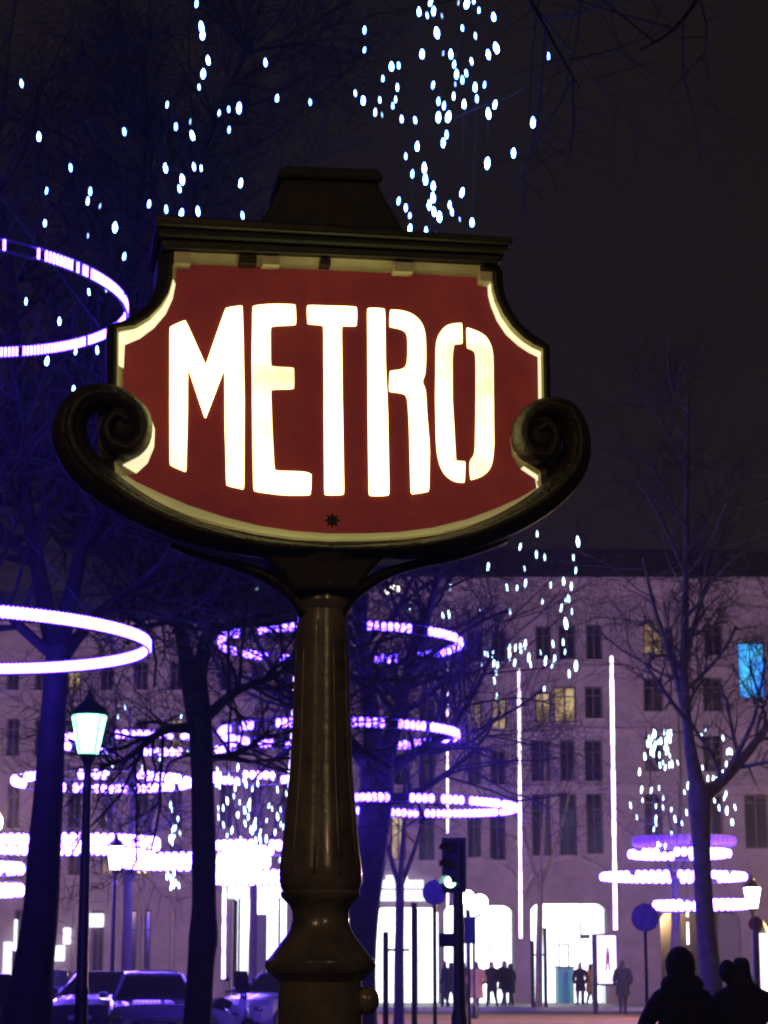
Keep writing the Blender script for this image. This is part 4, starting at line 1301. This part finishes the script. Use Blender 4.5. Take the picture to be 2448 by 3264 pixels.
# ------------------------------------------------------------------ people
def person(label, x, y, rz, h=1.74, bulk=1.0, step=0.0, coat='coat_black', legs='trouser', hood=False, hem=0.78, group=None, elbow=.0, hair='hair', drop=.0):
    root = thing('person', (x, y, 0), label, 'person', group)
    root.rotation_euler = (0, 0, rz)
    V, E, RR = [], [], []

    def add(p, r_, prev=None):
        V.append(p)
        RR.append(r_ if hasattr(r_, '__len__') else (r_, r_))
        if prev is not None:
            E.append((prev, len(V) - 1))
        return len(V) - 1
    b = bulk
    pel = add((0, 0, .96), (.165 * b, .125 * b))
    sp1 = add((0, .0, 1.14), (.165 * b, .125 * b), pel)
    ch = add((0, .01, 1.33 - drop * .5), (.185 * b, .14 * b), sp1)
    nk = add((0, .01, 1.485), (.075 * (1 + .5 * (b - 1)), .075), ch)
    h1 = add((0, .025, 1.575), (.083, .092), nk)
    h2 = add((0, .02, 1.665), (.086, .098), h1)
    add((0, .015, 1.715), (.055, .062), h2)
    add((0, .118, 1.60), (.014, .018), h1)           # nose
    for sx in (-1, 1):
        sh = add((sx * (.19 - drop * .4) * b, .0, 1.395 - drop), .085 * (.6 + .4 * b), ch)
        el = add((sx * (.265 * b + elbow), -.05, 1.11), .070 * (.5 + .5 * b), sh)
        wr = add((sx * .215 * b, .10, .985), .055, el)
        add((sx * .165 * b, .135, .93), .05, wr)     # hand in the coat pocket
        hp = add((sx * .09, 0, .86), .115 * (.6 + .4 * b), pel)
        st = sx * step
        kn = add((sx * .095, st * .55 + .03, .49), .072, hp)
        an = add((sx * .095, st - .03 * (st < 0), .095 + (.06 if st < -.05 else 0)), .050, kn)
        add((sx * .10, st + .13, .045), (.045, .035), an)
    me = bpy.data.meshes.new('skeleton')
    k = h / 1.77
    me.from_pydata([(p[0] * k, p[1] * k, p[2] * k) for p in V], E, [])
    o = bpy.data.objects.new('body', me)
    COL.objects.link(o)
    sk = o.modifiers.new('skin', 'SKIN')
    sk.use_smooth_shade = True
    for i, sv in enumerate(me.skin_vertices[0].data):
        sv.radius = (RR[i][0] * k, RR[i][1] * k)
        sv.use_root = (i == 0)
    ss = o.modifiers.new('sub', 'SUBSURF')
    ss.levels = ss.render_levels = 2
    dg = bpy.context.evaluated_depsgraph_get()
    m2 = bpy.data.meshes.new_from_object(o.evaluated_get(dg))
    o.modifiers.clear()
    o.data = m2
    bpy.data.meshes.remove(me)
    for mm in (M[coat], M[legs], M['skin'], M[hair]):
        m2.materials.append(mm)
    for f in m2.polygons:
        z = f.center.z / k
        yy = f.center.y / k
        if z < hem:
            i = 1
        elif z < 1.49:
            i = 0
        elif hood:
            i = 0 if (yy < .07 or z > 1.68) else 2
        else:
            i = 3 if (z > 1.665 or yy < .035) else 2
        f.material_index = i
        f.use_smooth = True
    o.parent = root
    # coat skirt as clothing over the hips
    mb = MB()
    n = 24
    prof = [(hem - .10, .215, .165), (hem + .02, .205, .16), (.95, .19, .15), (1.10, .178, .14)]
    rings = []
    for z, a, c2 in prof:
        rings.append([(b * a * math.cos(2 * math.pi * j / n) * k, (b * c2 * math.sin(2 * math.pi * j / n) + step * .0) * k, z * k) for j in range(n)])
    for A, B in zip(rings[:-1], rings[1:]):
        mb.loft(A, B)
    me3 = mb.mesh('coat_skirt', M[coat], smooth=True)
    so = bpy.data.objects.new('coat_skirt', me3)
    COL.objects.link(so)
    so.parent = root
    if hood:
        mb = MB()
        mb.ball((0, .0, 1.615 * k), (.125 * k, .135 * k, .155 * k), 18, 12)
        mb.ball((0, -.05, 1.46 * k), (.16 * b * k, .12 * b * k, .10 * k), 18, 10)
        me4 = mb.mesh('hood', M[coat], smooth=True)
        ho = bpy.data.objects.new('hood', me4)
        COL.objects.link(ho)
        ho.parent = root
    return root


fp = at(2168, 3060, 18.0)
person('person in a bulky black hooded coat seen from behind below the pale forked tree', fp.x, 18.0, .05, 1.74, 1.12, 0, 'coat_black', 'trouser', True, .62, elbow=.03, drop=.06)
fp = at(2362, 3060, 19.0)
person('bare-headed person in a dark coat seen from behind beside the hooded coat', fp.x, 19.0, -.15, 1.71, 1.2, 0, 'coat_black', 'trouser', False, .7, elbow=.02, drop=.06)
# shopping bag carried on the shoulder of the second walker
bp = at(2318, 3085, 19.0)
root = thing('shoulder_bag', (bp.x, 19.0, bp.z - .2), 'dark bag slung high beside the bare-headed walker', 'bag')
mb = MB(); mb.ball((bp.x, 19.0, bp.z - .03), (.075, .09, .10), 14, 10); build(mb, 'bag', M['coat_navy'], root, smooth=True)
mb = MB(); mb.tube([(bp.x, 19.0, bp.z - .12), (bp.x + .06, 19.0, bp.z - .22), (bp.x + .1, 19.0, bp.z - .30)], .02, 8); build(mb, 'strap', M['coat_black'], root, smooth=True)
PP = [(1518, 72.0, .3, 1.72, 1.15, .22, 'coat_tan', 'jeans', 'pedestrian in a tan coat striding past the twin globe lamp', .62), (1418, 78.5, 1.2, 1.75, 1.1, .15, 'coat_navy', 'trouser', 'pedestrian in a navy coat left of the traffic signal pole', .7),
      (1436, 79.5, -.6, 1.70, 1.1, .1, 'coat_black', 'jeans', 'pedestrian in black close behind the traffic signal pole', .72), (1568, 79.0, 2.6, 1.72, 1.05, .2, 'coat_black', 'trouser', 'pedestrian in black just right of the tan coat', .74),
      (1606, 79.5, -2.4, 1.76, 1.15, .18, 'coat_black', 'jeans', 'pedestrian in a dark jacket and grey jeans at the second shop', .8), (1628, 80.5, 1.0, 1.66, 1.0, .12, 'coat_navy', 'trouser', 'pedestrian at the pier between the lit shops', .7),
      (1984, 71.0, .1, 1.74, 1.1, .12, 'coat_black', 'trouser', 'lone dark-clothed pedestrian standing right of the backlit poster', .72), (1849, 81.5, 2.9, 1.68, 1.0, .1, 'coat_black', 'jeans', 'pedestrian at the doorway of the shop with the teal counter', .75),
      (1880, 82.5, -1.4, 1.65, 1.0, .1, 'coat_tan', 'jeans', 'pedestrian in light clothes entering the shop behind the poster stand', .7), (1478, 74.0, .2, 1.7, 1.1, .2, 'coat_navy', 'trouser', 'pedestrian in a long dark coat between the tan coat and the signal pole', .55)]
for u, Y, rz, h, b, st, coat, legs, lab, hem in PP:
    person(lab, at(u, 3100, Y).x, Y, rz, h, b, st, coat, legs, False, hem, 'pedestrians by the shops')

# ------------------------------------------------------------------ cars
def car(label, u, Y, rz, paint, group='parked cars', lights=False, k=1.0, tail=False):
    x = at(u, 3100, Y).x
    root = thing('car', (x, Y, 0), label, 'car', group)
    root.rotation_euler = (0, 0, rz)
    root.scale = (k, k, k)

    def part(mb, name, mt, parent=root, smooth=False, bevel=0, loc=None, edge=None):
        me = mb.mesh(name, mt, smooth=smooth)
        o = bpy.data.objects.new(name, me)
        COL.objects.link(o)
        o.parent = parent
        if bevel:
            bv = o.modifiers.new('b', 'BEVEL'); bv.width = bevel; bv.segments = 3; bv.limit_method = 'ANGLE'
        if edge:
            me.set_sharp_from_angle(angle=math.radians(edge))
        return o
    # front of the car points to -Y; stations (y, half width, z of sill, z of shoulder, z of centre deck)
    st = [(-2.02, .60, .32, .55, .58), (-1.95, .76, .22, .66, .70), (-1.6, .85, .18, .76, .82), (-1.1, .87, .17, .84, .92), (-.7, .88, .17, .88, .95), (.4, .88, .17, .90, .95), (1.3, .87, .18, .91, .96), (1.75, .83, .24, .88, .96), (1.98, .70, .34, .74, .78)]
    mb = MB()
    rings = []
    for y, w, zs, zh, zc in st:
        rings.append([(-w * .9, y, zs), (-w, y, zs + .12), (-w * 1.0, y, (zs + zh) / 2), (-w * .97, y, zh - .04), (-w * .88, y, zh + .02), (-w * .4, y, zc), (w * .4, y, zc), (w * .88, y, zh + .02), (w * .97, y, zh - .04), (w * 1.0, y, (zs + zh) / 2), (w, y, zs + .12), (w * .9, y, zs)])
    for A, B in zip(rings[:-1], rings[1:]):
        mb.loft(A, B)
    mb.add(rings[0], [tuple(range(12))])
    mb.add(rings[-1], [tuple(range(12))])
    body = part(mb, 'body', M[paint], smooth=True, edge=50)
    # cabin
    low = [(-.78, -.72), (.78, -.72), (.80, .3), (.78, 1.72), (-.78, 1.72), (-.80, .3)]
    top = [(-.56, -.02), (.56, -.02), (.60, .45), (.54, 1.30), (-.54, 1.30), (-.60, .45)]
    mb = MB()
    mb.loft([(a, b, .91) for a, b in low], [(a, b, 1.36) for a, b in top])
    part(mb, 'cabin_glass', M['car_glass'])
    mb = MB()
    t2 = [(a * .93, b * .93 + .04) for a, b in top]
    mb.loft([(a, b, 1.36) for a, b in top], [(a, b, 1.415) for a, b in t2])
    mb.loft([(a, b, 1.415) for a, b in t2], [(a * .5, b * .5 + .3, 1.435) for a, b in t2])
    mb.add([(a * .5, b * .5 + .3, 1.435) for a, b in t2], [tuple(range(6))])
    part(mb, 'roof', M[paint], smooth=True, edge=50)
    for i in (0, 1, 2, 3, 4, 5):
        a, b = low[i], top[i]
        mb = MB()
        mb.tube([(a[0] * 1.005, a[1], .90), (b[0] * 1.005, b[1], 1.37)], .035, 6)
        part(mb, 'pillar', M[paint], smooth=True)
    for sx in (-1, 1):
        for yy in (-1.28, 1.25):
            mb = MB()
            q = [2 * math.pi * j / 20 for j in range(20)]
            prof = [(.30, .10), (.315, .07), (.315, -.07), (.30, -.10), (.2, -.10), (.2, .10)]
            for (r0, w0), (r1, w1) in zip(prof, prof[1:] + prof[:1]):
                mb.loft([(sx * .78 + w0, yy + r0 * math.cos(a), .315 + r0 * math.sin(a)) for a in q], [(sx * .78 + w1, yy + r1 * math.cos(a), .315 + r1 * math.sin(a)) for a in q])
            wh = part(mb, 'wheel', M['tyre'], smooth=True, edge=40)
            mb = MB()
            xx = sx * .87
            A = [(xx, yy + .2 * math.cos(a), .315 + .2 * math.sin(a)) for a in q]
            mb.prism(A, [(xx - sx * .05, y2, z2) for _, y2, z2 in A])
            part(mb, 'rim', M['rim'], wh)
        mb = MB()
        mb.ball((sx * .62, -1.90, .60), (.16, .10, .075), 12, 8)
        part(mb, 'headlight', M['head'] if lights else M['chrome'], smooth=True)
        mb = MB()
        mb.ball((sx * .68, 1.90, .76), (.10, .07, .11), 12, 8)
        part(mb, 'tail_light', M['tail'] if tail else M['red'], smooth=True)
        mb = MB()
        mb.ball((sx * .97, -.55, .99), (.10, .06, .07), 12, 8)
        part(mb, 'mirror', M[paint], smooth=True)
    mb = MB(); mb.box((-.42, -2.06, .36), (.42, -2.0, .50)); part(mb, 'grille', M['plastic'], bevel=.015)
    mb = MB(); mb.box((-.26, -2.075, .38), (.26, -2.061, .47)); part(mb, 'number_plate', M['car_white'])
    mb = MB(); mb.box((-.72, -2.0, .20), (.72, -1.94, .33)); part(mb, 'bumper', M['plastic'], bevel=.02)
    return root


car('silver-grey car seen from the front with dark windscreen, parked between post and dark trunk', 488, 45.0, .12, 'car_grey')
car('dark teal car with violet reflections on its roof, beside the silver-grey car', 325, 52.0, -.1, 'car_teal', k=1.0)
car('white car facing the street, half hidden by the sign post', 900, 52.0, -.55, 'car_white')
car('black car with one dazzling headlamp behind the silver-grey car', 500, 62.0, .3, 'car_black', lights=True)
car('dark car at the left edge in front of the thick leaning trunk', -60, 40.0, .3, 'car_black')
car('black car with red tail lights glimpsed between the trunk and the lantern post', 175, 66.0, math.pi, 'car_black', tail=True)

# motor scooter between the dark trunk and the sign post
sY = 47.0
sx0 = at(735, 3100, sY).x
root = thing('motor_scooter', (sx0, sY, 0), 'pale motor scooter parked between the dark trunk and the sign post', 'scooter')
root.rotation_euler = (0, 0, .7)


def spart(mb, name, mt, bevel=0, smooth=True):
    o = bpy.data.objects.new(name, mb.mesh(name, M[mt], smooth=smooth))
    COL.objects.link(o)
    o.parent = root
    if bevel:
        bv = o.modifiers.new('b', 'BEVEL'); bv.width = bevel; bv.segments = 2
    return o


for yy in (-.65, .62):
    mb = MB()
    pts = [(0, yy + .2 * math.cos(a), .25 + .2 * math.sin(a)) for a in [2 * math.pi * j / 20 for j in range(21)]]
    mb.tube(pts, .055, 8, cap=False)
    spart(mb, 'wheel', 'tyre')
mb = MB(); mb.tube([(0, .75, .62), (0, .5, .58), (0, .2, .45), (0, -.1, .30), (0, -.35, .30), (0, -.5, .55), (0, -.45, .85)], [(.10, .10), (.19, .17), (.19, .17), (.16, .07), (.18, .08), (.22, .06), (.16, .06)], 12); spart(mb, 'body', 'car_white')
mb = MB(); mb.tube([(0, .72, .80), (0, .4, .79), (0, .02, .74)], [(.10, .05), (.15, .07), (.10, .05)], 10); spart(mb, 'seat', 'tyre')
mb = MB(); mb.tube([(0, -.62, .3), (0, -.5, .7), (0, -.40, .98)], .04, 8); spart(mb, 'fork', 'chrome')
mb = MB(); mb.tube([(-.34, -.28, 1.02), (-.2, -.36, 1.04), (0, -.40, 1.0), (.2, -.36, 1.04), (.34, -.28, 1.02)], .022, 8); spart(mb, 'handlebar', 'plastic')
mb = MB(); mb.ball((0, -.47, .92), (.09, .07, .09), 12, 8); spart(mb, 'headlight', 'chrome')
mb = MB(); mb.add([(-.2, -.45, 1.02), (.2, -.45, 1.02), (.17, -.36, 1.45), (-.17, -.36, 1.45), (-.2, -.44, 1.02), (.2, -.44, 1.02), (.17, -.35, 1.45), (-.17, -.35, 1.45)], [(0, 1, 2, 3), (7, 6, 5, 4), (0, 4, 5, 1), (1, 5, 6, 2), (2, 6, 7, 3), (3, 7, 4, 0)]); spart(mb, 'windscreen', 'car_glass', smooth=False)
for sx_ in (-1, 1):
    mb = MB(); mb.tube([(sx_ * .25, -.34, 1.04), (sx_ * .33, -.36, 1.25)], .008, 5); mb.ball((sx_ * .34, -.36, 1.28), (.07, .02, .05), 10, 6); spart(mb, 'mirror', 'chrome')

# ------------------------------------------------------------------ thin haze added to spread a glow round the lights
mb = MB()
mb.box((-125, -35, -1), (125, 215, 42))
hz = build(mb, 'glow_haze', [], None)
hz['kind'] = 'stuff'
hm = bpy.data.materials.new('glow_haze_volume')
hm.use_nodes = True
hn = hm.node_tree
for n_ in list(hn.nodes):
    if n_.type != 'OUTPUT_MATERIAL':
        hn.nodes.remove(n_)
vol = hn.nodes.new('ShaderNodeVolumePrincipled')
vol.inputs['Color'].default_value = (.9, .9, .95, 1)
vol.inputs['Density'].default_value = 0.0006
vol.inputs['Anisotropy'].default_value = 0.72
hn.links.new(vol.outputs['Volume'], hn.nodes['Material Output'].inputs['Volume'])
hz.data.materials.append(hm)
